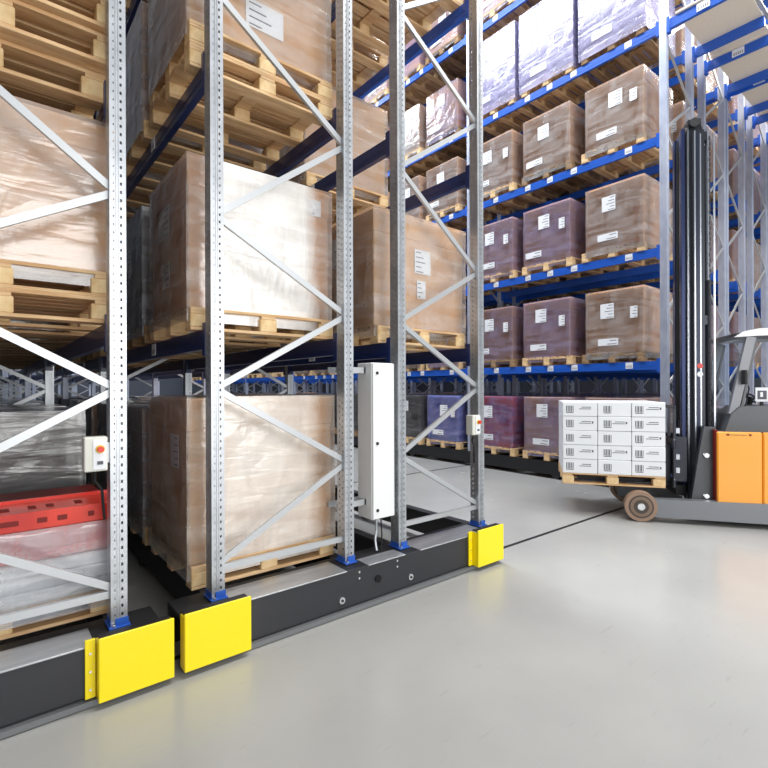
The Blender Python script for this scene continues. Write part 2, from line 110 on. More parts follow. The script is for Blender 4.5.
M1.f1.0.b11 M1.f1.0.b12 M1.f1.0.b13 M1.f1.0.b8 M1.f1.0.b9 M1.f1.1.b0 M1.f1.1.b1 M1.f1.1.b10 M1.f1.1.b11 M1.f1.1.b12 M1.f1.1.b13 M1.f1.1.b4 M1.f1.1.b5
M1.f1.1.b6 M1.f1.1.b7 M1.f1.1.b8 M1.f1.1.b9 M1.f1.1.u0 M1.f1.2.u0 M1.f1.3.u0 M1.f1.4.u0 M1.f1.5.u0 M1.f1.6.u0 M1.lb0.0 M1.lb0.1 M1.lb1.0 M2.bm0.0.3.0
M2.bm0.0.3.0.l0 M2.bm0.0.3.1 M2.bm0.1.1.0.l0 M2.bm0.1.1.1 M2.bm0.1.2.1 M2.bm0.1.3.0.l0 M2.bm0.1.3.1 M2.bm0.2.1.0.l0 M2.bm0.2.1.1 M2.bm0.2.2.0.l0
M2.bm0.2.2.1 M2.bm0.2.3.0.l0 M2.bm0.2.3.1 M2.bm0.3.1.1 M2.bm0.3.2.1 M2.bm0.3.3.1 M2.bm0.4.1.0 M2.bm0.4.1.1 M2.bm0.4.2.0 M2.bm0.4.2.1 M2.bm0.4.3.0
M2.bm0.4.3.1 M2.bm0.5.1.0 M2.bm0.5.1.1 M2.bm0.5.2.0 M2.bm0.5.2.1 M2.bm0.5.3.0 M2.bm0.5.3.1 M2.bm1.0.3.0 M2.bm1.0.3.0.l0 M2.bm1.0.3.1 M2.bm1.1.1.0
M2.bm1.1.1.0.l0 M2.bm1.1.1.1 M2.bm1.1.2.0 M2.bm1.1.2.0.l0 M2.bm1.1.2.1 M2.bm1.1.3.0 M2.bm1.1.3.0.l0 M2.bm1.1.3.1 M2.bm1.2.0.0.l0 M2.bm1.2.1.0
M2.bm1.2.1.0.l0 M2.bm1.2.1.1 M2.bm1.2.2.0 M2.bm1.2.2.0.l0 M2.bm1.2.2.1 M2.bm1.2.3.0 M2.bm1.2.3.0.l0 M2.bm1.2.3.1 M2.bm1.3.1.0 M2.bm1.3.1.1
M2.bm1.3.2.0 M2.bm1.3.2.1 M2.bm1.3.3.0 M2.bm1.3.3.1 M2.bm1.4.1.0 M2.bm1.4.1.1 M2.bm1.4.2.0 M2.bm1.4.2.1 M2.bm1.4.3.0 M2.bm1.4.3.1 M2.bm1.5.1.0
M2.bm1.5.1.1 M2.bm1.5.2.0 M2.bm1.5.2.1 M2.bm1.5.3.0 M2.bm1.5.3.1 M2.e4 M2.e5 M2.e6 M2.f0.0.b10 M2.f0.0.b11 M2.f0.0.b12 M2.f0.0.b13 M2.f0.0.b9
M2.f0.1.b0 M2.f0.1.b1 M2.f0.1.b10 M2.f0.1.b11 M2.f0.1.b12 M2.f0.1.b13 M2.f0.1.b4 M2.f0.1.b5 M2.f0.1.b7 M2.f0.1.b8 M2.f0.1.b9 M2.f0.5.u0 M2.f1.0.b10
M2.f1.0.b11 M2.f1.0.b12 M2.f1.0.b13 M2.f1.1.b0 M2.f1.1.b1 M2.f1.1.b10 M2.f1.1.b11 M2.f1.1.b12 M2.f1.1.b13 M2.f1.1.b4 M2.f1.1.b5 M2.f1.1.b6 M2.f1.1.b7
M2.f1.1.b8 M2.f1.1.b9 T.w0.0.1 T.w0.0.2 T.w0.1.1 T.w0.1.2 T.w1.0.1 T.w1.0.2 T.w1.1.1 T.w1.1.2 T.w2.0.1 T.w2.0.2 T.w2.1.1 T.w2.1.2 T.w3.0.1 T.w3.0.2
T.w3.1.1 T.w3.1.2""".split())
PI = math.pi

# ------------------------------------------------------------------ materials
def lin(h):
    h = h.lstrip('#')
    v = [int(h[i:i+2], 16)/255 for i in (0, 2, 4)]
    return [(c/12.92 if c <= .04045 else ((c+.055)/1.055)**2.4) for c in v] + [1]

def mat(name, col, rough=.5, metal=0., noise=None, bump=None, coat=0., col2=None, spec=None):
    """noise=(scale vector, mix) blends col with col2; bump=(scale vector, strength)"""
    m = bpy.data.materials.new(name); m.use_nodes = True
    nt = m.node_tree; b = nt.nodes['Principled BSDF']
    c = lin(col)
    b.inputs['Base Color'].default_value = c
    b.inputs['Roughness'].default_value = rough
    b.inputs['Metallic'].default_value = metal
    if spec is not None: b.inputs['Specular IOR Level'].default_value = spec
    if coat:
        b.inputs['Coat Weight'].default_value = coat
        b.inputs['Coat Roughness'].default_value = .12
    tc = nt.nodes.new('ShaderNodeTexCoord')
    def noi(scale, detail=4):
        mp = nt.nodes.new('ShaderNodeMapping'); mp.inputs['Scale'].default_value = scale
        nt.links.new(tc.outputs['Object'], mp.inputs['Vector'])
        n = nt.nodes.new('ShaderNodeTexNoise'); n.inputs['Detail'].default_value = detail
        n.inputs['Scale'].default_value = 1
        nt.links.new(mp.outputs['Vector'], n.inputs['Vector'])
        return n
    if noise:
        n = noi(noise[0])
        r = nt.nodes.new('ShaderNodeValToRGB')
        r.color_ramp.elements[0].position = .35; r.color_ramp.elements[0].color = c
        r.color_ramp.elements[1].position = .68; r.color_ramp.elements[1].color = lin(col2 or col)
        nt.links.new(n.outputs['Fac'], r.inputs['Fac'])
        nt.links.new(r.outputs['Color'], b.inputs['Base Color'])
    if bump:
        n = noi(bump[0])
        bp = nt.nodes.new('ShaderNodeBump'); bp.inputs['Strength'].default_value = bump[1]
        bp.inputs['Distance'].default_value = .02
        nt.links.new(n.outputs['Fac'], bp.inputs['Height'])
        nt.links.new(bp.outputs['Normal'], b.inputs['Normal'])
        if coat: nt.links.new(bp.outputs['Normal'], b.inputs['Coat Normal'])
    return m

def film_mat(name, tint, white, gloss=.3, centre=0., dens=1.):
    """stretch film: see-through, with milky folds and sharp highlights"""
    m = bpy.data.materials.new(name); m.use_nodes = True
    nt = m.node_tree; nt.nodes.clear()
    N = nt.nodes.new; L = nt.links.new
    out = N('ShaderNodeOutputMaterial')
    tc = N('ShaderNodeTexCoord')
    def noi(sc, rot, det, dist):
        mp = N('ShaderNodeMapping'); mp.inputs['Scale'].default_value = sc; mp.inputs['Rotation'].default_value = rot
        L(tc.outputs['Object'], mp.inputs['Vector'])
        n = N('ShaderNodeTexNoise'); n.inputs['Scale'].default_value = 1; n.inputs['Detail'].default_value = det
        n.inputs['Distortion'].default_value = dist; L(mp.outputs['Vector'], n.inputs['Vector']); return n
    n = noi((1.6, 1.6, 9), (.12, .1, 0), 3, .6)
    n2 = noi((5, 5, 1.6), (.3, .2, 0), 4, 1.5)
    mxn = N('ShaderNodeMath'); mxn.operation = 'MULTIPLY_ADD'; mxn.inputs[1].default_value = .5
    L(n2.outputs['Fac'], mxn.inputs[0]); L(n.outputs['Fac'], mxn.inputs[2])
    bp = N('ShaderNodeBump'); bp.inputs['Strength'].default_value = .3; bp.inputs['Distance'].default_value = .03
    L(mxn.outputs['Value'], bp.inputs['Height'])
    tr = N('ShaderNodeBsdfTransparent'); tr.inputs['Color'].default_value = (.98, .98, .98, 1)
    df = N('ShaderNodeBsdfDiffuse'); df.inputs['Color'].default_value = lin(tint)
    gl = N('ShaderNodeBsdfGlossy'); gl.inputs['Roughness'].default_value = .2
    gl.inputs['Color'].default_value = (.95, .95, .95, 1)
    L(bp.outputs['Normal'], gl.inputs['Normal']); L(bp.outputs['Normal'], df.inputs['Normal'])
    rp = N('ShaderNodeMapRange')
    rp.inputs['From Min'].default_value = .55; rp.inputs['From Max'].default_value = 1.05
    rp.inputs['To Min'].default_value = max(0, white-.1); rp.inputs['To Max'].default_value = min(1, white+.3)
    L(mxn.outputs['Value'], rp.inputs['Value'])
    fac = rp.outputs['Result']
    if centre:      # painted glare: a white highlight put into the middle of the faces
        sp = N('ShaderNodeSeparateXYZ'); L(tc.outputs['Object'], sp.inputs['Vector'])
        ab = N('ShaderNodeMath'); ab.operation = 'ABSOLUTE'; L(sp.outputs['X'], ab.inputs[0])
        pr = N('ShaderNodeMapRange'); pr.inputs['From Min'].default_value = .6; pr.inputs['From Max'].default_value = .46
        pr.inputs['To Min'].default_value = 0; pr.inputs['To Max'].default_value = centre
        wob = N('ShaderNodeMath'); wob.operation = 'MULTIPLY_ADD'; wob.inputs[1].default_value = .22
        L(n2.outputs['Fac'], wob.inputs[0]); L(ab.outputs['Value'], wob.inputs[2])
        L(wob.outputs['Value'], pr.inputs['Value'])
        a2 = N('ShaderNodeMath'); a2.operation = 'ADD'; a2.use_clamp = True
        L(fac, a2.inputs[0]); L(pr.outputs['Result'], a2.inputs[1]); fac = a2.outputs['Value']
    m1 = N('ShaderNodeMixShader'); L(fac, m1.inputs['Fac'])
    L(tr.outputs['BSDF'], m1.inputs[1]); L(df.outputs['BSDF'], m1.inputs[2])
    fr = N('ShaderNodeFresnel'); fr.inputs['IOR'].default_value = 1.45; L(bp.outputs['Normal'], fr.inputs['Normal'])
    ad = N('ShaderNodeMath'); ad.operation = 'MULTIPLY_ADD'
    ad.inputs[1].default_value = .8; ad.inputs[2].default_value = gloss*.3
    L(fr.outputs['Fac'], ad.inputs[0])
    m2 = N('ShaderNodeMixShader'); L(ad.outputs['Value'], m2.inputs['Fac'])
    L(m1.outputs['Shader'], m2.inputs[1]); L(gl.outputs['BSDF'], m2.inputs[2])
    L(m2.outputs['Shader'], out.inputs['Surface'])
    return m

M = {}
M['galv'] = mat('galvanised steel', '#b2b6bb', .38, .75, noise=((9, 9, 5), 1), col2='#c8ccd1')
M['galv_far'] = mat('galvanised steel bluish', '#b9c1d6', .4, .5, noise=((9, 9, 5), 1), col2='#ced5e4')  # blue reflected light is mixed into this steel's colour
M['brace'] = mat('zinc brace', '#c3c6c9', .4, .6)
M['blue'] = mat('blue powder coat', '#1d5cc4', .33, 0, coat=.3)
M['blue_shaded'] = mat('shaded blue powder coat', '#15295e', .36, 0, coat=.2)  # same blue paint, with the shade inside the racks put into its colour
M['foot'] = mat('blue foot plate', '#2f62c0', .4, .1)
M['black'] = mat('black painted steel', '#2b2c31', .42, 0, coat=.15)
M['black2'] = mat('matt black steel', '#17181b', .6)
M['plate'] = mat('grey zinc cover plate', '#a9acb0', .34, .65, noise=((2, 14, 2), 1), col2='#bfc1c4')
M['yellow'] = mat('yellow bumper paint', '#ffe60a', .35, 0, coat=.3)
M['wood'] = mat('pale pallet wood', '#e9c99c', .75, 0, noise=((3, 22, 22), 1), col2='#cda273', bump=((5, 40, 40), .2))
M['wood_b'] = mat('pallet block wood', '#efd2a2', .75, 0, noise=((14, 5, 14), 1), col2='#d9b47e')
M['wood_d'] = mat('weathered pallet wood', '#a98a66', .8, 0, noise=((3, 20, 20), 1), col2='#7d6449')
M['tape'] = mat('brown tape', '#b98e62', .25, coat=.5)
M['paper'] = mat('white paper label', '#eef0f4', .5)
M['ink'] = mat('dark printing ink', '#5b5d66', .6)
M['white_box'] = mat('white carton board', '#eceff2', .45, coat=.1)
M['cab_white'] = mat('light grey enamel', '#eceeee', .35, coat=.2)
M['beige'] = mat('beige plastic housing', '#dcdcd2', .4)
M['red'] = mat('red moulded plastic', '#ea3a22', .35, coat=.2, noise=((3, 3, 3), 1), col2='#c92414')
M['red_dark'] = mat('dark red recess', '#7d150d', .6)
M['green'] = mat('warm yellow lamp', '#e8c23a', .3)
M['board'] = mat('beige chipboard', '#f1e6d6', .8, 0, noise=((40, 40, 40), 1), col2='#e9dccb')
M['orange'] = mat('orange lacquer', '#ffac38', .35, coat=.4)
M['truck'] = mat('anthracite truck paint', '#4a4d52', .42, coat=.2)
M['truck_l'] = mat('grey truck paint', '#7c7f85', .4, .2, coat=.2)
M['mast'] = mat('black mast steel', '#34373f', .3, .5)
M['mastb'] = mat('dark blue mast steel', '#27345e', .3, .4)
M['mastl'] = mat('bare mast steel', '#b8bcc4', .25, .9)
M['rubber'] = mat('brown polyurethane tyre', '#9a7f6c', .6)
M['hub'] = mat('worn brown hub', '#84705f', .5, .2); M['hub_d'] = mat('dark hub recess', '#4c423b', .6)
M['dark_rubber'] = mat('black rubber', '#121214', .7)
M['silver'] = mat('bright zinc bolt', '#e4e6e8', .25, .8)
M['void'] = mat('dark recess', '#08080a', .9)
M['skirt'] = mat('grey floor skirt', '#7b7d80', .45, .3)
M['rail'] = mat('floor rail steel', '#3c3d40', .45, .5)
M['seat'] = mat('black vinyl', '#1d1d20', .5)
g = mat('tinted cab glass', '#dfe8f0', .03); M['glass'] = g
g.node_tree.nodes['Principled BSDF'].inputs['Transmission Weight'].default_value = 1
g.node_tree.nodes['Principled BSDF'].inputs['IOR'].default_value = 1.05
M['film'] = film_mat('clear stretch film', '#ffffff', .04)
M['film_t'] = film_mat('stretch film with cream glare', '#fff3e6', .14, .3, .5)  # weaker cream highlight painted over the face middle
M['film_w'] = film_mat('stretch film with painted glare', '#fbf7f2', .08, .3, .72)  # white highlight painted over the face middle, standing in for a reflection
M['film_b'] = film_mat('bluish stretch film', '#c9c0ee', .07)
M['film_l'] = film_mat('lilac stretch film', '#cfcaf4', .25, .1)
M['film_g'] = film_mat('grey stretch film', '#cfd3da', .3)
M['film_d'] = film_mat('thin dusty film', '#b5b5b8', .05)

CART = {'brown': ('#e2b48c', '#d4a47c'), 'tan': ('#e0b88c', '#d0a478'), 'dull': ('#c89c7c', '#b88c6e'),
        'mauve': ('#dcb6a2', '#c69eaa'), 'blue': ('#9db0f4', '#6f84dc'), 'red': ('#dc4c50', '#a068b8'),
        'dark': ('#54504e', '#433f3e'), 'lilac': ('#b5b0d6', '#a19bc8'), 'grey': ('#8f9096', '#74757c')}
for k, (a, b2) in CART.items():
    M['c_'+k] = mat('carton board '+k, a, .6, 0, noise=((2.2, 2.2, 5), 1), col2=b2, bump=((4, 4, 9), .25), coat=.35)

# ------------------------------------------------------------------ mesh helper
class MB:
    def __init__(s): s.v = []; s.f = []; s.mi = []; s.mats = []
    def _m(s, m):
        if m not in s.mats: s.mats.append(m)
        return s.mats.index(m)
    def poly(s, pts, m):
        n = len(s.v); s.v += [tuple(p) for p in pts]; s.f.append(tuple(range(n, n+len(pts)))); s.mi.append(s._m(m))
    def add(s, vs, fs, m):
        n = len(s.v); s.v += [tuple(p) for p in vs]; k = s._m(m)
        for f in fs: s.f.append(tuple(n+i for i in f)); s.mi.append(k)
    def box(s, x0, x1, y0, y1, z0, z1, m, bev=0, T=None):
        if bev:
            b = bev; vs = []; 
            # chamfered box: three quads' worth of corner points
            for sx, X in ((-1, x0), (1, x1)):
                for sy, Y in ((-1, y0), (1, y1)):
                    for sz, Z in ((-1, z0), (1, z1)):
                        vs += [(X, Y-sy*b, Z-sz*b), (X-sx*b, Y, Z-sz*b), (X-sx*b, Y-sy*b, Z)]
            def I(ix, iy, iz, a): return ((ix*2+iy)*2+iz)*3+a
            fs = []
            fs += [(I(0,0,0,0), I(0,0,1,0), I(0,1,1,0), I(0,1,0,0)), (I(1,0,0,0), I(1,1,0,0), I(1,1,1,0), I(1,0,1,0))]
            fs += [(I(0,0,0,1), I(1,0,0,1), I(1,0,1,1), I(0,0,1,1)), (I(0,1,0,1), I(0,1,1,1), I(1,1,1,1), I(1,1,0,1))]
            fs += [(I(0,0,0,2), I(0,1,0,2), I(1,1,0,2), I(1,0,0,2)), (I(0,0,1,2), I(1,0,1,2), I(1,1,1,2), I(0,1,1,2))]
            for i in (0, 1):
                for j in (0, 1):
                    q = (I(i,j,0,0), I(i,j,1,0), I(i,j,1,1), I(i,j,0,1)); fs.append(q if (i == j) else q[::-1])
                    q = (I(i,0,j,0), I(i,1,j,0), I(i,1,j,2), I(i,0,j,2)); fs.append(q if (i != j) else q[::-1])
                    q = (I(0,i,j,1), I(1,i,j,1), I(1,i,j,2), I(0,i,j,2)); fs.append(q if (i == j) else q[::-1])
                    for k in (0, 1):
                        t = (I(i,j,k,0), I(i,j,k,1), I(i,j,k,2)); fs.append(t if (i+j+k) % 2 == 0 else t[::-1])
            fs = [f[::-1] if False else f for f in fs]
        else:
            vs = [(x, y, z) for x in (x0, x1) for y in (y0, y1) for z in (z0, z1)]
            fs = [(0,1,3,2), (4,6,7,5), (0,4,5,1), (2,3,7,6), (0,2,6,4), (1,5,7,3)]
        if T is not None: vs = [tuple(T @ Vector(p)) for p in vs]
        s.add(vs, fs, m)
    def bar(s, p, q, w, t, m, up=(0, 1, 0)):
        """rectangular bar from p to q; t is the thickness along 'up', w the width across"""
        p = Vector(p); q = Vector(q); d = (q-p).normalized(); u = Vector(up); u = (u-d*u.dot(d)).normalized(); c = d.cross(u)
        vs = []
        for e in (p, q):
            for a, b in ((-1, -1), (1, -1), (1, 1), (-1, 1)): vs.append(e+c*(a*w/2)+u*(b*t/2))
        s.add(vs, [(0,3,2,1), (4,5,6,7), (0,1,5,4), (1,2,6,5), (2,3,7,6), (3,0,4,7)], m)
    def cyl(s, p, q, r, m, n=16, r2=None):
        p = Vector(p); q = Vector(q); d = (q-p).normalized(); r2 = r if r2 is None else r2
        u = d.orthogonal().normalized(); c = d.cross(u); vs = []
        for e, rr in ((p, r), (q, r2)):
            for i in range(n):
                a = 2*PI*i/n; vs.append(e+(u*math.cos(a)+c*math.sin(a))*rr)
        fs = [tuple(range(n))[::-1], tuple(range(n, 2*n))]
        fs += [(i, (i+1) % n, n+(i+1) % n, n+i) for i in range(n)]
        s.add(vs, fs, m)
    def path(s, pts, r, m, n=8):
        for a, b in zip(pts, pts[1:]): s.cyl(a, b, r, m, n)
    def prism(s, prof, y0, y1, m):
        """profile in x,z extruded along y"""
        n = len(prof)
        vs = [(x, y0, z) for x, z in prof]+[(x, y1, z) for x, z in prof]
        fs = [tuple(range(n)), tuple(range(n, 2*n))[::-1]]+[(i, n+i, n+(i+1) % n, (i+1) % n) for i in range(n)]
        s.add(vs, fs, m)
    def mesh(s, name, smooth=False):
        me = bpy.data.meshes.new(name); me.from_pydata(s.v, [], s.f); me.update()
        for k in s.mats: me.materials.append(M[k])
        me.polygons.foreach_set('material_index', s.mi)
        if smooth: me.polygons.foreach_set('use_smooth', [True]*len(s.f))
        import bmesh
        bm = bmesh.new(); bm.from_mesh(me); bmesh.ops.recalc_face_normals(bm, faces=bm.faces); bm.to_mesh(me); bm.free()
        return me
    def build(s, name, parent=None, loc=(0, 0, 0), key=None):
        if key and key in SKIP: return None
        return inst(name, s.mesh(name), parent, loc)

def inst(name, me, parent=None, loc=(0, 0, 0), rz=0, key=None, sc=None):
    if key and key in SKIP: return None
    o = bpy.data.objects.new(name, me); COL.objects.link(o)
    o.location = loc; o.rotation_euler = (0, 0, rz)
    if sc: o.scale = sc
    if parent: o.parent = parent
    if key: o['_k'] = key
    return o
def empty(name, loc, label, cat, group=None, rz=0, key=None):
    o = bpy.data.objects.new(name, None); COL.objects.link(o); o.empty_display_size = .1
    o.location = loc; o.rotation_euler = (0, 0, rz); tag(o, label, cat, group)
    if key: o['_k'] = key
    return o
def tag(o, label, cat, group=None):
    o['label'] = label; o['category'] = cat
    if group: o['group'] = group
def struct(name, mb):
    o = mb.build(name); o['kind'] = 'structure'; return o

# ------------------------------------------------------------------ setting
BAY = 4.1; Y0 = 3.3; NB = 6
YEND = 31.0; XEND = 27.0; CEIL = 12.0
fm = bpy.data.materials.new('polished epoxy floor'); fm.use_nodes = True; M['floor'] = fm
nt = fm.node_tree; b = nt.nodes['Principled BSDF']
tc = nt.nodes.new('ShaderNodeTexCoord')
n1 = nt.nodes.new('ShaderNodeTexNoise'); n1.inputs['Scale'].default_value = .8; n1.inputs['Detail'].default_value = 5
n2 = nt.nodes.new('ShaderNodeTexNoise'); n2.inputs['Scale'].default_value = 1.5; n2.inputs['Detail'].default_value = 3
nt.links.new(tc.outputs['Object'], n1.inputs['Vector']); nt.links.new(tc.outputs['Object'], n2.inputs['Vector'])
rp = nt.nodes.new('ShaderNodeValToRGB'); rp.color_ramp.elements[0].position = .3; rp.color_ramp.elements[1].position = .7
rp.color_ramp.elements[0].color = lin('#a3a3a1'); rp.color_ramp.elements[1].color = lin('#aeaeab')
nt.links.new(n1.outputs['Fac'], rp.inputs['Fac'])
# scuffs: sparse thin dark scratches
mp = nt.nodes.new('ShaderNodeMapping'); mp.inputs['Scale'].default_value = (1.2, 9, 1); mp.inputs['Rotation'].default_value = (0, 0, .5)
nt.links.new(tc.outputs['Object'], mp.inputs['Vector'])
n3 = nt.nodes.new('ShaderNodeTexNoise'); n3.inputs['Scale'].default_value = 3; n3.inputs['Detail'].default_value = 6
nt.links.new(mp.outputs['Vector'], n3.inputs['Vector'])
r3 = nt.nodes.new('ShaderNodeValToRGB'); r3.color_ramp.elements[0].position = .22; r3.color_ramp.elements[1].position = .36
r3.color_ramp.elements[0].color = (.55, .53, .5, 1); r3.color_ramp.elements[1].color = (1, 1, 1, 1)
nt.links.new(n3.outputs['Fac'], r3.inputs['Fac'])
mx = nt.nodes.new('ShaderNodeMix'); mx.data_type = 'RGBA'; mx.blend_type = 'MULTIPLY'; mx.inputs['Factor'].default_value = .3
nt.links.new(rp.outputs['Color'], mx.inputs['A']); nt.links.new(r3.outputs['Color'], mx.inputs['B'])
nt.links.new(mx.outputs['Result'], b.inputs['Base Color'])
mr = nt.nodes.new('ShaderNodeMapRange'); mr.inputs['To Min'].default_value = .2; mr.inputs['To Max'].default_value = .3
nt.links.new(n2.outputs['Fac'], mr.inputs['Value']); nt.links.new(mr.outputs['Result'], b.inputs['Roughness'])
M['wall'] = mat('painted wall panel', '#565b66', .7)
M['ceil'] = mat('ceiling panel', '#d6d8da', .8)

f = MB(); f.box(-6, XEND, -7, YEND, -.2, 0, 'floor'); struct('floor', f)
f = MB(); f.box(-6, XEND, -7, YEND, CEIL, CEIL+.2, 'ceil')
struct('ceiling', f)
f = MB(); f.box(-6, XEND, YEND, YEND+.2, 0, CEIL, 'wall'); struct('wall_back', f)
f = MB(); f.box(-6.2, -6, -7, YEND, 0, CEIL, 'wall'); struct('wall_left', f)
f = MB(); f.box(XEND, XEND+.2, -7, YEND, 0, CEIL, 'wall'); struct('wall_right', f)
for i in range(4):
    f = MB(); y = Y0+.06+i*BAY
    f.box(-6, XEND-.1, y-.022, y-.008, .0005, .003, 'rail'); f.box(-6, XEND-.1, y+.008, y+.022, .0005, .003, 'rail')
    f.box(-6, XEND-.1, y-.008, y+.008, .0005, .0015, 'void')
    struct('trim_%d' % (i+1), f)

# ------------------------------------------------------------------ racks
UW, UD, UH = .09, .11, 10.4
def hole_face(mb, org, ux, wid, hz, cols, m):
    """vertical strip org + ux*[0..wid], z 0..hz with real punched holes; cols = [(centre, halfwidth, halfheight, phase)]"""
    ux = Vector(ux); org = Vector(org); P = .05; n = int(hz/P)
    xs = [0]
    for c, hw, hh, ph in cols: xs += [c-hw, c+hw]
    xs.append(wid)
    def pt(x, z): return org+ux*x+Vector((0, 0, z))
    for i in range(0, len(xs)-1, 2): mb.poly([pt(xs[i], 0), pt(xs[i+1], 0), pt(xs[i+1], n*P), pt(xs[i], n*P)], m)
    for c, hw, hh, ph in cols:
        a, b_ = c-hw, c+hw; z = 0
        for k in range(n):
            zc = (k+.5)*P+ph
            mb.poly([pt(a, z), pt(b_, z), pt(b_, zc-hh), pt(a, zc-hh)], m); z = zc+hh
        mb.poly([pt(a, z), pt(b_, z), pt(b_, n*P), pt(a, n*P)], m)
def upright_mesh(matk, simple=False):
    u = MB(); x, y = UW/2, UD
    if simple:
        u.box(-x, x, 0, y, 0, UH, matk)
        return u.mesh('upright')
    hole_face(u, (-x, 0, 0), (1, 0, 0), UW, UH, [(.022, .0028, .006, 0), (.062, .0058, .009, .0)], matk)
    hole_face(u, (-x, y, 0), (0, -1, 0), UD, UH, [(.035, .005, .009, .01), (.08, .005, .009, -.01)], matk)
    hole_face(u, (x, 0, 0), (0, 1, 0), UD, UH, [(.035, .005, .009, .01), (.08, .005, .009, -.01)], matk)
    hole_face(u, (x, y, 0), (-1, 0, 0), UW, UH, [(.045, .006, .01, 0)], matk)
    # rolled ridges beside the hole columns
    for xx in (-.008, .008-.001): u.box(xx-.0035, xx+.0035, -.004, 0, 0, UH, matk)
    me = u.mesh('upright'); return me
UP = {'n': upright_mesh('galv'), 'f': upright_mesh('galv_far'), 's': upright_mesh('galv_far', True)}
_f = MB(); _f.box(-.058, .058, -.03, .13, 0, .01, 'foot'); _f.box(-.049, -.0455, -.004, .112, .01, .05, 'foot'); _f.box(.0455, .049, -.004, .112, .01, .05, 'foot')
_f.box(-.022, .049, -.0085, -.0045, .01, .055, 'foot'); _f.cyl((-.03, -.018, .01), (-.03, -.018, .022), .009, 'silver', 6)
FOOT = _f.mesh('foot_plate')

ZN = [.55, 1.16, 1.77, 2.37, 2.97, 3.77, 4.52, 5.2]
while ZN[-1] < 9.6: ZN.append(ZN[-1]+.75)

def brace_bar(mb, p, q, m='brace'):
    """open C section: web and two lips"""
    p = Vector(p); q = Vector(q); d = (q-p).normalized(); c = Vector((0, 1, 0)).cross(d)
    mb.bar(p, q, .044, .004, m)
    for s in (-1, 1):
        o = c*(s*.02)+Vector((0, .012, 0)); mb.bar(p+o, q+o, .004, .024, m)
_bracing = {}
def frame(root, xl, xr, y, z0, kind, start, near, key, rk):
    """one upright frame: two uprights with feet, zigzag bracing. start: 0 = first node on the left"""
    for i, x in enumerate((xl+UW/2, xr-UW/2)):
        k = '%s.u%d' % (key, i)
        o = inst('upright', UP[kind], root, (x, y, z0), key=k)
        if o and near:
            inst('foot_plate', FOOT, o, (0, 0, 0))
    a, b_ = xl+UW-.012, xr-UW+.012
    yy = y+.035
    segs = [((a, yy, .53), (b_, yy, .53))]
    for i in range(len(ZN)-1):
        zt, zb = ZN[i+1]-.02, ZN[i]+.02
        l, r = (i+start) % 2 == 0, None
        segs.append(((a if l else b_, yy, zb), (b_ if l else a, yy, zt)))
    if near:
        for j, (p, q) in enumerate(segs):
            if '%s.b%d' % (key, j) in SKIP: continue
            m = MB(); brace_bar(m, p, q)
            for e in (p, q): m.cyl((e[0], yy-.012, e[2]), (e[0], yy+.004, e[2]), .009, 'silver', 6)
            o = m.build('brace', root); o['_k'] = '%s.b%d' % (key, j)
    else:
        if key+'.b' in SKIP: return
        ck = (round(xr-xl, 3), start)
        if ck not in _bracing:
            m = MB()
            for p, q in segs: m.bar((p[0]-a, 0, p[2]), (q[0]-a, 0, q[2]), .045, .02, 'brace')
            _bracing[ck] = m.mesh('bracing')
        inst('bracing', _bracing[ck], root, (a, yy, 0), key=key+'.b')

BH = .14
def beam_mesh(L, matk, labels):
    m = MB(); m.box(-.025, .025, 0, L, -BH, 0, matk)
    m.box(-.028, -.025, 0, L, -.09, -.05, matk)
    for y0, y1 in ((0, .05), (L-.05, L)): m.box(-.05, .03, y0, y1, -.19, .04, matk)
    return m.mesh('shelf_beam')
_lab = MB(); _lab.box(-.034, -.0285, -.06, .06, -.115, -.01, 'paper')
for q in range(5): _lab.box(-.0345, -.034, -.045+q*.02, -.045+q*.02+.008, -.1, -.06, 'ink')
LABM = _lab.mesh('location_label')
BEAMS = {('b', BAY-UD): beam_mesh(BAY-UD, 'blue', 0), ('d', BAY-UD): beam_mesh(BAY-UD, 'blue_shaded', 0)}
LABY = (.5, 1.5, 2.0, 2.5, 3.3)

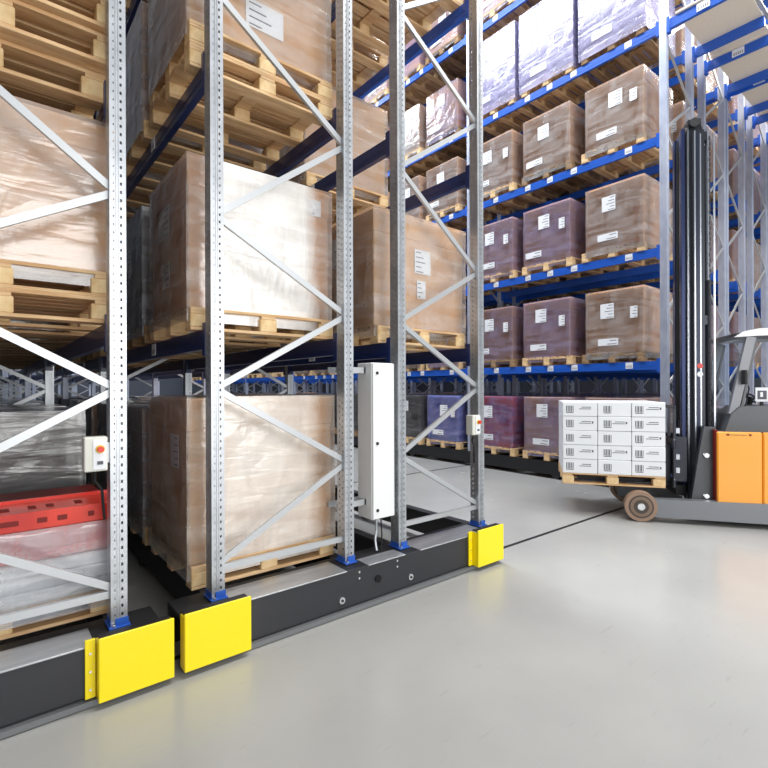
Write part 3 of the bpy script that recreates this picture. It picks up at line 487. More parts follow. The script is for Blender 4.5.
FW = 1.18; GAP = .49
def rack(name, rid, x0, levels, label, kind, far=False, left=True, nb=NB, base=True, y0=Y0, z0=.335, ends=True):
    """double-row rack on a rolling base starting at x0 (left face of the left row)"""
    root = empty(name, (x0+1.4, y0, 0), label, 'rack')
    inv = Matrix.Translation((-(x0+1.4), -y0, 0))
    holder = root
    rows = [(x0, x0+FW), (x0+FW+GAP, x0+2*FW+GAP)]
    bk = 'b' if far else 'd'
    for ri, (xl, xr) in enumerate(rows):
        if ri == 0 and not left: continue
        for j in range(nb+1):
            y = y0+j*BAY
            near = (j == 0 and not (far and ri == 1)) or (not far and j == 1)
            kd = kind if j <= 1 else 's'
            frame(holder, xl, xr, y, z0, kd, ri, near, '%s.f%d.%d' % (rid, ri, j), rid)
        for j in range(nb):
            y = y0+j*BAY+UD
            for li, z in enumerate(levels):
                for bi, x in enumerate((xl+UW/2, xr-UW/2)):
                    k = '%s.bm%d.%d.%d.%d' % (rid, ri, j, li, bi)
                    fl = (bi == 1)
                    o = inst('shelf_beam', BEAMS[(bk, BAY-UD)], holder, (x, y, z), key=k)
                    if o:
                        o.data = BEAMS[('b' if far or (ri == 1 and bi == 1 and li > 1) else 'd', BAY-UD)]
                        if bi == 0 and j <= 2 and (far and ri == 0 or rid == 'M2'):
                            for q, ly in enumerate(LABY if far else (1.4,)):
                                inst('location_label', LABM, o, (0, ly, 0), key=k+'.l%d' % q)
    # shift all children so that they hang from the root's own origin
    if base:
        xa, xb = x0, rows[1][1]
        if rid == 'M1': xa = x0-.2; xb = .84
        if rid == 'M2': xa = .95; xb = 4.06
        for j in range(nb+1):
            y = y0+j*BAY
            k = '%s.e%d' % (rid, j)
            if k in SKIP: continue
            m = MB()
            if j == 0:
                ya = y-.14
                m.box(xa, xb, ya, ya+.012, .055, z0-.002, 'black')         # face plate
                m.box(xa, xb, ya+.012, ya+.06, .055, .075, 'black2')
                m.box(xa, xb, ya+.012, y+.2, z0-.03, z0-.006, 'black2')
                m.box(xa, xb, y+.16, y+.2, .055, z0-.03, 'black2')
                m.box(xa, xb, ya-.03, ya+.1, .008, .04, 'skirt')           # floor skirt
            else:
                m.box(xa, xb, y-.05, y+.16, .06, z0-.006, 'black2')
            o = m.build('base_cross_beam', holder); o['_k'] = k
        for ri, (xl, xr) in enumerate(rows):
            for bi, x in enumerate((xl+UW/2, xr-UW/2)):
                k = '%s.lb%d.%d' % (rid, ri, bi)
                if k in SKIP: continue
                m = MB(); m.box(x-.05, x+.05, y0+.2, y0+nb*BAY, .08, z0-.006, 'black2')
                for j in range(nb):
                    m.cyl((x-.04, y0+j*BAY+2, .09), (x+.04, y0+j*BAY+2, .09), .085, 'rail', 14)
                o = m.build('base_side_beam', holder); o['_k'] = k
    for o in list(root.children): o.location = Vector(o.location)+Vector((-(x0+1.4), -y0, 0))
    return root, rows

LV_M2 = [2.19, 4.07, 5.87, 7.68]
LV_M1 = [2.19, 3.63, 5.6, 7.5]
LV_F = [2.2, 4.05, 5.87, 7.68, 9.78]
XM1 = .665-2*FW-GAP; XM2 = 1.18
XF = [8.5, 11.42, 14.34, 17.26]
RM1, rowsM1 = rack('mobile_pallet_rack', 'M1', XM1, LV_M1, 'galvanised mobile pallet rack at the left edge on a black base with yellow bumper', 'n', left=False)
RM2, rowsM2 = rack('mobile_pallet_rack', 'M2', XM2, LV_M2, 'galvanised mobile pallet rack in the centre with tall grey control cabinet on its end', 'n')
FL = ['blue beamed pallet rack across the aisle, directly behind the reach truck',
      'blue beamed pallet rack standing right behind the one facing the aisle',
      'third blue beamed pallet rack beyond the aisle, above the truck cab',
      'farthest blue beamed pallet rack at the right edge']
RF = []; YF = 3.22
for i in range(4):
    RF.append(rack('pallet_rack', 'F%d' % (i+1), XF[i], LV_F, FL[i], 'f', far=True, nb=NB if i < 3 else 3, y0=YF))

def pt(root): return root.location
def child(root, mb, name, key=None):
    o = mb.build(name, root, tuple(-Vector(root.location)))
    if key: o['_k'] = key
    return o

# end-beam details on the two near racks
def yellow(root, x0, x1, tab=True, zt=.395, flange='l'):
    m = MB(); y = Y0-.14
    m.box(x0, x1, y-.09, y-.075, .04, zt, 'yellow', .004)
    m.box(x0, x0+.012, y-.078, y-.002, .045, zt-.025, 'yellow')
    m.box(x1-.012, x1, y-.078, y-.002, .045, zt-.025, 'yellow')
    m.box(x0+.012, x1-.012, y-.078, y-.002, zt-.018, zt-.008, 'black2')
    if tab: m.box(x0-.055, x0-.004, y-.02, y-.003, .05, zt-.02, 'yellow', .002)
    if tab:
        for z in (.1, .2, .3): m.cyl((x0-.03, y-.026, z), (x0-.03, y-.02, z), .007, 'silver', 8)
    child(root, m, 'bumper')
yellow(RM1, .475, .872)
yellow(RM2, .932, 1.36, tab=False)
yellow(RM2, 3.66, 4.05)
def cover(root, x0, x1, y1):
    m = MB(); y = Y0-.14
    m.box(x0, x1, y-.006, y1, .327, .337, 'plate', .002); child(root, m, 'cover_plate')
cover(RM1, -1.4, .47, Y0+.1)
cover(RM2, 1.27, 2.19, Y0+.13)
cover(RM2, 2.4, 2.8, Y0+.02)
cover(RM2, 2.98, 3.9, Y0+.13)
for x, z, r, mk, nm in ((2.14, .12, .026, 'silver', 'round_bolt'), (2.86, .127, .026, 'silver', 'round_bolt'), (2.5, .2, .03, 'void', 'cable_hole')):
    m = MB(); m.cyl((x, Y0-.152, z), (x, Y0-.139, z), r, mk, 20)
    if mk == 'silver': m.cyl((x, Y0-.158, z), (x, Y0-.152, z), r*.45, 'rail', 6)
    child(RM2, m, nm)
for x in (2.31, 2.71):
    m = MB()
    for z in (.25, .3): m.cyl((x, Y0-.144, z), (x, Y0-.139, z), .009, 'silver', 10)
    child(RM2, m, 'plate_screw')

# control cabinet
c = empty('control_cabinet', (2.71, Y0+.02, .63), 'tall narrow light grey control cabinet mounted between the two middle uprights', 'cabinet')
m = MB(); m.box(-.135, .115, .015, .22, 0, 1.36, 'cab_white', .006); m.build('housing', c)
d = MB(); d.box(-.13, .11, 0, .014, .006, 1.354, 'cab_white', .004); d = d.build('door', c)
for z in (.08, .66, 1.27):
    m = MB(); m.cyl((-.085, -.008, z), (-.085, 0, z), .014, 'rail', 14); m.box(-.093, -.077, -.01, -.007, z-.003, z+.003, 'void'); m.build('lock', d)
for z in (1.27, .12):
    m = MB(); m.box(-.44, .22, .221, .235, z, z+.05, 'brace'); m.box(-.44, -.136, .1, .112, z, z+.05, 'brace'); m.box(-.15, -.136, .1, .23, z, z+.05, 'brace'); m.build('mounting_bracket', c)
m = MB(); m.path([(-.02, .1, 0), (-.02, .1, -.13), (-.05, .08, -.2), (-.05, .06, -.288)], .012, 'galv', 10); m.path([(.03, .1, 0), (.035, .09, -.17), (.0, .06, -.288)], .006, 'dark_rubber'); m.build('cable_conduit', c)

# push-button stations
def station(x, label):
    s = empty('push_button_station', (x, Y0+.0, 1.29), label, 'control box', 'emergency stop boxes on the rack ends')
    m = MB(); m.box(-.12, 0, -.04, .05, 0, .2, 'beige', .006); m.box(.0, .02, .02, .03, .04, .16, 'galv'); m.build('housing', s)
    m = MB(); m.box(-.075, -.008, -.046, -.04, .015, .185, 'paper'); m.build('face_plate', s)
    m = MB(); m.cyl((-.04, -.046, .13), (-.04, -.054, .13), .024, 'green', 18); m.cyl((-.04, -.054, .13), (-.04, -.075, .13), .017, 'red', 18); m.build('stop_button', s)
    m = MB(); m.box(-.055, -.025, -.05, -.046, .04, .06, 'ink'); m.build('button', s)
    m = MB(); m.path([(-.06, 0, 0), (-.06, .02, -.06), (-.02, .03, -.12), (-.005, .04, -.3)], .008, 'dark_rubber'); m.build('cable', s)
station(.555, 'small beige box with red emergency stop button on the leftmost upright')
station(3.925, 'small beige switch box on the rightmost upright of the centre rack')

# ------------------------------------------------------------------ pallets
def pallet_pieces(w, d, wd='wood', wb='wood_b'):
    h0, hb, ht = .022, .098, .022
    P = []
    m = MB()
    n = 7; bw = .125
    for i in range(n):
        y = -d/2+bw/2+(d-bw)*i/(n-1); dx = [0, .004, -.003, .002, 0, -.004, .001][i]
        m.box(-w/2+dx, w/2+dx, y-bw/2, y+bw/2, h0+hb+ht, h0+hb+2*ht, wd, .003)
    P.append(('top_deck', m.mesh('top_deck'), (0, 0, 0)))
    m = MB(); m.box(-.06, .06, -d/2, d/2, h0+hb, h0+hb+ht, wd, .002); st = m.mesh('stringer_board')
    m = MB(); m.box(-w/2, w/2, -.065, .065, 0, h0, wd, .003); rn = m.mesh('bottom_runner')
    m = MB(); m.box(-.07, .07, -.06, .06, h0, h0+hb, wb, .006); bl = m.mesh('block')
    for sx in (-1, 0, 1): P.append(('stringer_board', st, (sx*(w/2-.06), 0, 0)))
    for sy in (-1, 0, 1):
        P.append(('bottom_runner', rn, (0, sy*(d/2-.065), 0)))
        for sx in (-1, 0, 1): P.append(('block', bl, (sx*(w/2-.07), sy*(d/2-.06), 0)))
    # joined far version
    return P
def join_pieces(P):
    V = []; F = []; mi = []; mats = []
    for nm, me, off in P:
        n = len(V); V += [tuple(v.co+Vector(off)) for v in me.vertices]
        for p in me.polygons:
            F.append(tuple(n+i for i in p.vertices)); mk = me.materials[p.material_index]
            if mk not in mats: mats.append(mk)
            mi.append(mats.index(mk))
    me = bpy.data.meshes.new('wooden_pallet'); me.from_pydata(V, [], F)
    for k in mats: me.materials.append(k)
    me.polygons.foreach_set('material_index', mi); me.update(); return me
PW, PD, PH = 1.2, 1.1, .164
PIECES = {'n': pallet_pieces(PW, PD), 'd': pallet_pieces(PW, PD, 'wood_d', 'wood_d')}
PJOIN = {k: join_pieces(v) for k, v in PIECES.items()}

def pallet(x, y, z, label, group, key, near=False, kind='n', rz=0, sc=None):
    if key in SKIP: return None
    if near:
        r = empty('wooden_pallet', (x, y, z), label, 'pallet', group, rz, key)
        if sc: r.scale = sc
        for nm, me, off in PIECES[kind]: inst(nm, me, r, off)
    else:
        r = inst('wooden_pallet', PJOIN[kind], None, (x, y, z), rz, key, sc); tag(r, label, 'pallet', group)
    return r

# ------------------------------------------------------------------ cartons
_cache = {}
def carton_mesh(w, d, h, c):
    k = ('c', w, d, h, c)
    if k not in _cache:
        m = MB(); hh = h*.84; mk = 'c_'+c
        m.box(-w/2+.008, w/2-.008, -d/2+.008, d/2-.008, 0, hh+.02, mk, .012)
        _cache[k] = m.mesh('carton')
    return _cache[k]
def lid_mesh(w, d, h, c):
    k = ('l', w, d, h, c)
    if k not in _cache:
        m = MB(); m.box(-w/2, w/2, -d/2, d/2, h*.8, h, 'c_'+c, .012)
        m.box(-.03, .03, -d/2-.001, d/2+.001, h-.001, h+.002, 'tape')
        _cache[k] = m.mesh('lid')
    return _cache[k]
def film_mesh(w, d, h, f):
    """loose five-sided film skin with folds"""
    k = ('f', w, d, h, f)
    if k not in _cache:
        rr = random.Random(hash(k) & 0xffff if False else int(w*100+d*10+h*1000)+len(f))
        m = MB(); e = .012
        n = 8
        ring = []
        cor = [(-w/2-e, -d/2-e), (w/2+e, -d/2-e), (w/2+e, d/2+e), (-w/2-e, d/2+e)]
        pts = []
        for i in range(4):
            a, b_ = cor[i], cor[(i+1) % 4]
            for j in range(n): t = j/n; pts.append((a[0]+(b_[0]-a[0])*t, a[1]+(b_[1]-a[1])*t))
        N = len(pts); Z = [-.1+(h+.112)*i/9 for i in range(10)]
        vs = []
        for z in Z:
            for (x, y) in pts:
                s = 1+rr.uniform(0, .010); vs.append((x*s, y*s, z))
        fs = []
        for i in range(9):
            for j in range(N): fs.append((i*N+j, i*N+(j+1) % N, (i+1)*N+(j+1) % N, (i+1)*N+j))
        fs.append(tuple(9*N+j for j in range(N)))
        m.add(vs, fs, f); _cache[k] = m.mesh('stretch_wrap')
    return _cache[k]
def label_mesh(w, h, side):
    """sheet with printed lines, on the -y ('y') or -x ('x') face, centred at the origin"""
    k = ('p', w, h, side)
    if k not in _cache:
        m = MB()
        def q(a0, a1, z0, z1, t0, t1, mk):
            if side == 'y': m.box(a0, a1, t0, t1, z0, z1, mk)
            else: m.box(t0, t1, a0, a1, z0, z1, mk)
        q(-w/2, w/2, -h/2, h/2, -.003, 0, 'paper')
        rows = max(2, int(h/.045))
        for i in range(rows):
            z = h/2-(i+.6)*h/rows; a = w*(.25+.2*((i*7) % 3)/2)
            q(-w*.42, -w*.42+a*1.3, z-min(.006, h*.05/rows*2), z+min(.006, h*.05/rows*2), -.0036, -.003, 'ink')
        _cache[k] = m.mesh('shipping_label')
    return _cache[k]

def carton(x, y, z, w, d, h, c, label, group, key, film='film', labels=(), near=True, name='carton_box', rz=0, cat='box'):
    if key in SKIP: return None
    r = empty(name, (x, y, z), label, cat, group, rz, key)
    inst('carton', carton_mesh(w, d, h, c), r); inst('lid', lid_mesh(w, d, h, c), r)
    for (side, a, zz, lw, lh) in labels:
        g_ = .021 if film and key[0] == 'F' else .001; loc = (a, -d/2-g_, zz) if side == 'y' else (-w/2-g_, a, zz)
        inst('shipping_label', label_mesh(lw, lh, side), r, loc)
    if film: inst('stretch_wrap', film_mesh(w, d, h, film), r)
    return r

def sack_stack(x, y, z, w, d, h, n, c, label, group, key, film, labels=()):
    """wrapped stack of flat layers"""
    if key in SKIP: return None
    r = empty('wrapped_goods', (x, y, z), label, 'goods', group, 0, key)
    k = ('s', w, d, h, n, c)
    if k not in _cache:
        rr = random.Random(n); m = MB(); lh = h/n
        for i in range(n):
            nx, ny = (3, 2) if i % 2 else (2, 3)
            for a in range(nx):
                for b_ in range(ny):
                    j = rr.uniform(-.008, .008)
                    m.box(-w/2+w*a/nx+.006+j, -w/2+w*(a+1)/nx-.006+j, -d/2+d*b_/ny+.006-j, -d/2+d*(b_+1)/ny-.006-j, i*lh+.003, (i+1)*lh-.002, 'c_'+c, .02)
        _cache[k] = m.mesh('layered_packs')
    inst('layered_packs', _cache[k], r)
    for (side, a, zz, lw, lh) in labels:
        loc = (a, -d/2-.02, zz) if side == 'y' else (-w/2-.02, a, zz)
        inst('shipping_label', label_mesh(lw, lh, side), r, loc)
    inst('stretch_wrap', film_mesh(w, d, h, film), r)
    return r

ORD = ['first', 'second', 'third', 'fourth', 'fifth', 'sixth', 'seventh', 'eighth', 'ninth', 'tenth',
       'eleventh', 'twelfth', 'thirteenth', 'fourteenth', 'fifteenth', 'sixteenth', 'seventeenth', 'eighteenth']
LEV = ['ground level', 'first shelf', 'second shelf', 'third shelf', 'fourth shelf', 'top shelf']
CNAME = {'brown': 'brown', 'tan': 'light tan', 'dull': 'dull brown', 'mauve': 'mauve brown', 'blue': 'pale blue', 'red': 'red and violet',
         'dark': 'dark', 'lilac': 'lilac', 'grey': 'grey'}
def slotY(k): return Y0+.27+PD/2+(k//3)*BAY+(k % 3)*1.29

# ---- F racks
def fill_row(rid, xl, xr, base, levels, where, nslots, rowkey, front):
    xc = (xl+xr)/2; rr = random.Random(rid+rowkey)
    zs = [base]+levels
    for li, z in enumerate(zs):
        for k in range(nslots):
            key = '%s.%s.%d.%d' % (rid, rowkey, li, k)
            y = slotY(k)
            c = rr.choice(['brown', 'brown', 'dull', 'mauve']); film = rr.choice(['film', 'film_b', 'film_d'])
            w, d, h = 1.16, 1.0, 1.1
            special = None
            if front and rid == 'F1':
                if li == 4: special = 'lilac' if k < 3 else None
                if li == 0: c, film = [('mauve', 'film_d'), ('mauve', 'film_b'), ('red', 'film_b'), ('blue', 'film_b'), ('dark', 'film_d'), ('dark', 'film_d')][k] if k < 6 else ('dark', 'film_d')
                if li == 1 and k < 3: c, film = [('brown', 'film'), ('mauve', 'film_b'), ('dull', 'film_b')][k]
                if li == 2 and k == 3: c, film = 'lilac', 'film_b'
                if li == 2 and k < 3: c, film = ('brown' if k == 0 else 'mauve'), ('film' if k < 1 else 'film_b')
                if li == 3: c, film = 'brown', 'film'
            if li == 5: special = 'pal' if k % 2 else None
            near = front and rid == 'F1' and k < 3
            lv = LEV[li] if li < 5 else 'top shelf'
            txt = '%s of %s, %s from near end' % (lv, where, ORD[k])
            dk = 'd' if rr.random() < .25 else 'n'
            pallet(xc, y, z, 'wooden pallet on the '+txt, 'pallets in the '+where, key+'.p', near, dk)
            j = rr.uniform(-.03, .03)
            lab = ()
            if k < 6:
                lab = [('x', rr.uniform(-.05, .15), rr.uniform(.72, .82), .24, .26), ('x', rr.uniform(.1, .3), .2, .36, .12)]
                if rr.random() < .5: lab.append(('x', -.34, .68, .12, .2))
            if special == 'lilac':
                sack_stack(xc, y, z+PH, 1.2, 1.16, 1.5, 11, 'lilac', 'lilac wrapped layered goods, '+txt, 'lilac goods on the fourth shelf', key+'.c', 'film_l', lab[1:2])
            else:
                hh = h if li else 1.08
                carton(xc+j*.5, y+j*.7-(.035 if k == 0 else 0), z+PH, w, d, hh, c, '%s wrapped carton, %s' % (CNAME[c], txt), 'wrapped cartons in the '+where, key+'.c',
                       film if (k < 9) else None, lab)
NS = 18
fill_row('F1', XF[0], XF[0]+FW, .335, LV_F, 'rack across aisle', NS, 'a', True)
fill_row('F1', XF[0]+FW+GAP, XF[0]+2*FW+GAP, .335, LV_F, 'back row across aisle', 12, 'b', False)
for i in (1, 2):
    wh = ['', 'second rack beyond aisle', 'third rack beyond aisle'][i]
    fill_row('F%d' % (i+1), XF[i], XF[i]+FW, .335, LV_F, wh, 9, 'a', False)
    fill_row('F%d' % (i+1), XF[i]+FW+GAP, XF[i]+2*FW+GAP, .335, LV_F, 'back row of '+wh.replace(' beyond aisle', ''), 6, 'b', False)

# ---- centre rack (M2): left row A, right row B
xa = XM2+FW/2-.045; xb = XM2+FW+GAP+FW/2-.02
WA, WB = 'left row of centre rack', 'right row of centre rack'
def cslot(row, li, k, z, c, film, h=1.1, w=1.2, d=1.02, np=1, labels=(), dk='n', x=None, extra=''):
    xc = {'A': xa, 'B': xb, 'L': .665-FW/2-.03}[row] if x is None else x
    wh = {'A': WA, 'B': WB, 'L': 'rack at left edge'}[row]
    key = 'M.%s.%d.%d' % (row, li, k); y = slotY(k)-.02
    txt = '%s of %s, %s from near end' % (LEV[li], wh, ORD[k])
    for i in range(np):
        jl = txt if np == 1 else txt.replace(', ', ', %s of pair, ' % ['lower', 'upper'][i], 1).replace('near end', 'front')
        pallet(xc, y, z+i*PH, 'wooden pallet, '+jl, 'pallets in the '+wh, key+'.p%d' % i, k < 2, dk)
    if c:
        return carton(xc, y, z+np*PH, w, d, h, c, '%s wrapped carton, %s' % (CNAME[c], txt), 'wrapped cartons in the '+wh, key+'.c', film, labels)
rr = random.Random(3)
# ground A
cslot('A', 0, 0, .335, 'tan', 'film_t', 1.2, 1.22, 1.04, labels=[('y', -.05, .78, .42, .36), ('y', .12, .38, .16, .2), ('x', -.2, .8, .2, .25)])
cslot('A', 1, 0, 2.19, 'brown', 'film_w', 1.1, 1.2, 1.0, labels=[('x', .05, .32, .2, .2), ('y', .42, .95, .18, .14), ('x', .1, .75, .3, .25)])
cslot('A', 2, 0, 4.07, 'tan', 'film', 1.1, 1.2, 1.0, np=2, labels=[('y', -.0, .3, .32, .22)])
cslot('B', 1, 0, 2.19, 'tan', 'film', 1.1, 1.24, 1.04, labels=[('y', .0, .68, .22, .24), ('y', -.02, .4, .12, .18), ('x', .1, .8, .22, .3)])
cslot('B', 3, 0, 5.87, 'tan', 'film', 1.1, np=2)
cslot('A', 3, 0, 5.87, 'brown', 'film', 1.1, np=1)
cslot('B', 2, 1, 4.07, 'tan', 'film', 1.1)
for k in range(1, 9):
    for row in 'AB':
        for li, z in enumerate([.335]+LV_M2[:3]):
            if row == 'B' and (li == 0 and k < 4 or li == 2 and k == 1): continue
            cslot(row, li, k, z, rr.choice(['brown', 'dull', 'dark', 'dull']), rr.choice(['film', 'film_d', 'film_g']) if k < 5 else None, 1.08,
                  dk=rr.choice('nd'), labels=[('x', .1, .7, .22, .22)] if k < 3 else ())
# ---- left rack (M1) right row
xl1 = .665-FW/2
c = cslot('L', 1, 0, 2.19, 'tan', 'film', .95, 1.24, 1.04, np=2, labels=[('y', -.12, .5, .26, .4), ('y', -.2, .12, .2, .14)], x=xl1-.02)
for i, (zz, yy, xx) in enumerate(((3.63, 3.62, -.06), (3.82, 3.5, -.01), (4.01, 3.44, .0), (4.2, 3.46, .0))):
    pallet(xl1+xx, yy+PD/2, zz, 'empty wooden pallet, %s of the stack at the top left corner' % ['lowest', 'second', 'third', 'highest'][i], 'stack of empty pallets', 'M.L.st%d' % i, True, 'n', sc=(1, 1, 1.15))
carton(xl1, 3.56+.55, 4.2+PH*1.15, 1.18, 1.0, .9, 'brown', 'brown carton above the empty pallet stack at the top left corner', None, 'M.L.2.0.c', 'film')
for k in range(1, 7):
    for li, z in enumerate([.335]+LV_M1[:2]):
        cslot('L', li, k, z, rr.choice(['dark', 'dull', 'dark']), 'film_d', 1.08 if li != 1 else 1.0, dk='d')

# red topped load on the ground of the left rack
key = 'M.L.0.0'
pallet(xl1-.03, 3.55+PD/2, .335, 'pale wooden pallet under the film wrapped red load at lower left', None, key+'.p', True)
t = empty('wrapped_red_load', (xl1-.02, 3.52+.55, .335+PH), 'film wrapped load topped with red perforated plastic frame, lower left on the ground', 'goods')
# body of stacked pale sheets
m = MB()
for i in range(3): m.box(-.6+.004*i, .6, -.53, .5, i*.085, i*.085+.08, 'white_box', .01)
m.build('packed_sheets', t)
m = MB()
H1 = .55
m.box(-.62, .61, -.53, -.5, .26, H1-.08, 'red', .004); m.box(.58, .61, -.53, .5, .26, H1-.08, 'red', .004); m.box(-.6, .58, -.5, .5, .26, .3, 'red')
for i in range(9): m.box(-.56+i*.135, -.53+i*.135, -.533, -.53, .26, H1-.1, 'red')
m.build('crate_body', t)
m = MB()      # top rim with real holes between ribs
for (a, b_) in ((-.62, -.52), (-.48, .61)):
    m.box(a, b_, -.56, -.545, H1-.1, H1+.005, 'red', .003)
    m.box(a, b_, -.545, -.2, H1-.012, H1, 'red', .003)
    m.box(a, b_, -.21, -.2, H1-.1, H1+.02, 'red')
m.box(-.62, .61, -.2, .5, H1-.06, H1-.05, 'red_dark')
m.build('rim', t)
for x, w_ in ((-.36, .025), (-.24, .03), (-.02, .13), (.2, .03), (.3, .03), (.45, .02)):
    m = MB(); m.box(x-w_/1.2, x+w_/1.2, -.5625, -.5595, H1-.065, H1-.035, 'red_dark', .001); m.build('slot', t)
for x, w_ in ((-.4, .02), (-.28, .02), (-.05, .1), (.16, .02), (.25, .02), (.4, .02)):
    m = MB(); m.box(x-w_, x+w_, -.45, -.36, H1-.0005, H1+.003, 'red_dark'); m.build('top_slot', t)
inst('stretch_wrap', film_mesh(1.22, 1.06, .43, 'film_g'), t)

# ------------------------------------------------------------------ bridging shelves over the transit lane
YB = 2.2
for i in range(3):
    r = empty('bridge_shelf', (XF[i], YB, LV_F[3]), ['beige board shelf bridging the lane beside the rack facing the aisle',
              'second beige board shelf bridging high over the lane', 'farthest beige board shelf bridging high over the lane'][i], 'shelf', 'board shelves bridging the lane')
    for ri in range(2):
        for lv in (3, 4):
            z = (LV_F[lv]-LV_F[3])
            xl = ri*(FW+GAP); L = YF-YB
            for x in (xl+UW/2, xl+FW-UW/2):
                m = MB(); m.box(x-.028, x+.028, 0, L, z-BH-.02, z, 'blue', .004); m.box(x-.055, x+.035, L-.05, L-.004, z-.22, z+.03, 'blue'); o = m.build('bridge_beam', r)
                if x == xl+UW/2 and lv == 3:
                    for ly in (.5,): inst('location_label', LABM, o, (x, ly, z), sc=(1.2, 1.5, 1.2))
            m = MB(); m.box(xl-.02, xl+FW+.02, .02, L-.14, z+.001, z+.03, 'board'); m.build('shelf_board', r)
    m = MB(); m.box(FW+.0, FW+GAP-.0, .06, YF-YB-.16, .032, .06, 'board'); m.build('gap_board', r)
    m = MB(); m.bar((.0, -.01, .05), (2*FW+GAP, -.01, .05), .03, .05, 'brace'); m.bar((.05, -.03, .05), (FW, -.03, 1.0), .04, .02, 'brace'); m.bar((FW+GAP, -.03, .05), (2*FW+GAP-.05, -.03, 1.0), .04, .02, 'brace'); m.build('end_rail', r)

# ------------------------------------------------------------------ reach truck
TH = math.radians(124)
TD = Vector((math.cos(TH), math.sin(TH), 0)); TLft = Vector((-math.sin(TH), math.cos(TH), 0))
W0 = Vector((6.74, 2.9, 0))                    # load wheel, near side
ORI = W0-TLft*.6                                # on the centre line
T = empty('reach_truck', ORI, 'orange and dark grey reach truck with a tall black mast at the right edge', 'forklift', rz=TH)
for s in (-1, 1):
    m = MB(); m.prism([(.1, .07), (.1, .2), (-.05, .3), (-2.3, .33), (-2.3, .07)], s*.6-.07 if s > 0 else s*.6-.07, s*.6+.07, 'truck_l'); 
    o = m.build('support_leg', T)
    m = MB(); m.cyl((0, s*.6-.065+s*.025, .2), (0, s*.6+.065+s*.025, .2), .195, 'rubber', 40); m.cyl((0, s*.6-.068+s*.025, .2), (0, s*.6+.068+s*.025, .2), .15, 'hub_d', 32)
    m.cyl((0, s*.6-.072+s*.025, .2), (0, s*.6+.072+s*.025, .2), .13, 'hub', 32)
    m.cyl((0, s*.6-.076+s*.025, .2), (0, s*.6+.076+s*.025, .2), .09, 'hub_d', 32)
    m.cyl((0, s*.6-.08+s*.025, .2), (0, s*.6+.08+s*.025, .2), .045, 'silver', 20); m.build('load_wheel', T)
# body
m = MB(); m.box(-2.25, -.9, -.58, .58, .22, 1.2, 'truck', .02); m.box(-2.25, -.86, -.5, .5, .1, .22, 'black2'); m.build('chassis', T)
m = MB(); m.box(-1.37, -.885, .58, .64, .235, 1.2, 'orange', .012); m.box(-1.2, -.97, .641, .643, 1.16, 1.165, 'black2')
for x in (-1.0, -1.24): m.cyl((x, .64, 1.165), (x, .645, 1.165), .014, 'red_dark', 10)
m.cyl((-1.31, .64, .28), (-1.31, .646, .28), .02, 'green', 10)
m.build('side_panel', T)
m = MB(); m.box(-2.2, -1.38, .58, .635, .235, 1.2, 'orange', .012); m.cyl((-1.45, .64, .28), (-1.45, .646, .28), .02, 'green', 10); m.build('side_panel', T)
m = MB(); m.box(-2.2, -.885, -.64, -.58, .235, 1.2, 'orange', .012); m.build('side_panel', T)
m = MB(); m.box(-.9, -.875, -.58, .6, .2, 1.22, 'red_dark', .004); m.build('edge_trim', T)
m = MB(); m.prism([(-.98, 1.2), (-1.05, 1.42), (-1.15, 1.52), (-2.25, 1.56), (-2.25, 1.2)], .1, .6, 'truck'); m.prism([(-.98, 1.2), (-1.05, 1.42), (-1.15, 1.46), (-2.25, 1.46), (-2.25, 1.2)], -.58, .1, 'truck'); m.build('cowl', T)
# dark sloping mast foot plate with chrome bolts
m = MB(); m.prism([(-.62, .2), (-.9, .2), (-.9, 1.25), (-.78, 1.25), (-.72, .9)], .42, .5, 'truck'); m.build('mast_foot', T); m = MB(); m.prism([(-.62, .2), (-.9, .2), (-.9, 1.25), (-.78, 1.25), (-.72, .9)], -.5, -.42, 'truck')
m.build('mast_foot', T)
for z in (.35, .88):
    m = MB(); m.cyl((-.8, .49, z), (-.8, .53, z), .03, 'silver', 12); m.cyl((-.775, .49, z+.01), (-.775, .52, z+.01), .015, 'silver', 10); m.build('chrome_bolt', T)
# cab pillars and roof
for y in (-.54, .54):
    m = MB(); m.bar((-1.08, y, 1.42), (-1.28, y, 2.4), .1, .07, 'truck_l'); m.bar((-1.17, y*.98, 1.42), (-1.34, y*.98, 2.38), .03, .05, 'truck'); m.build('front_pillar', T)
    m = MB(); m.bar((-2.15, y, 1.45), (-2.1, y, 2.4), .07, .06, 'truck_l'); m.build('rear_pillar', T)
m = MB()
prof = [(-1.1, 2.4), (-1.2, 2.47), (-1.35, 2.5), (-2.2, 2.5), (-2.2, 2.42), (-1.35, 2.41)]
m.prism(prof, .54, .6, 'cab_white'); m.prism(prof, -.6, -.5, 'truck_l')
m.box(-1.3, -1.14, -.5, .5, 2.42, 2.46, 'truck'); m.box(-2.2, -2.1, -.5, .5, 2.42, 2.5, 'cab_white')
for i in range(7): m.box(-2.1, -1.3, -.42+i*.14-.015, -.42+i*.14+.015, 2.45, 2.48, 'truck')
m.build('overhead_guard', T)
m = MB(); m.bar((-1.16, 0, 1.5), (-1.31, 0, 2.4), 1.0, .006, 'glass', up=(1, 0, .17)); m.build('windscreen', T)
m = MB(); m.box(-2.05, -1.65, -.3, .25, 1.3, 1.5, 'seat', .03); m.box(-2.12, -1.98, -.3, .25, 1.5, 2.0, 'seat', .03); m.build('seat', T)
m = MB(); m.cyl((-1.4, .15, 1.46), (-1.42, .15, 1.6), .03, 'black2'); 
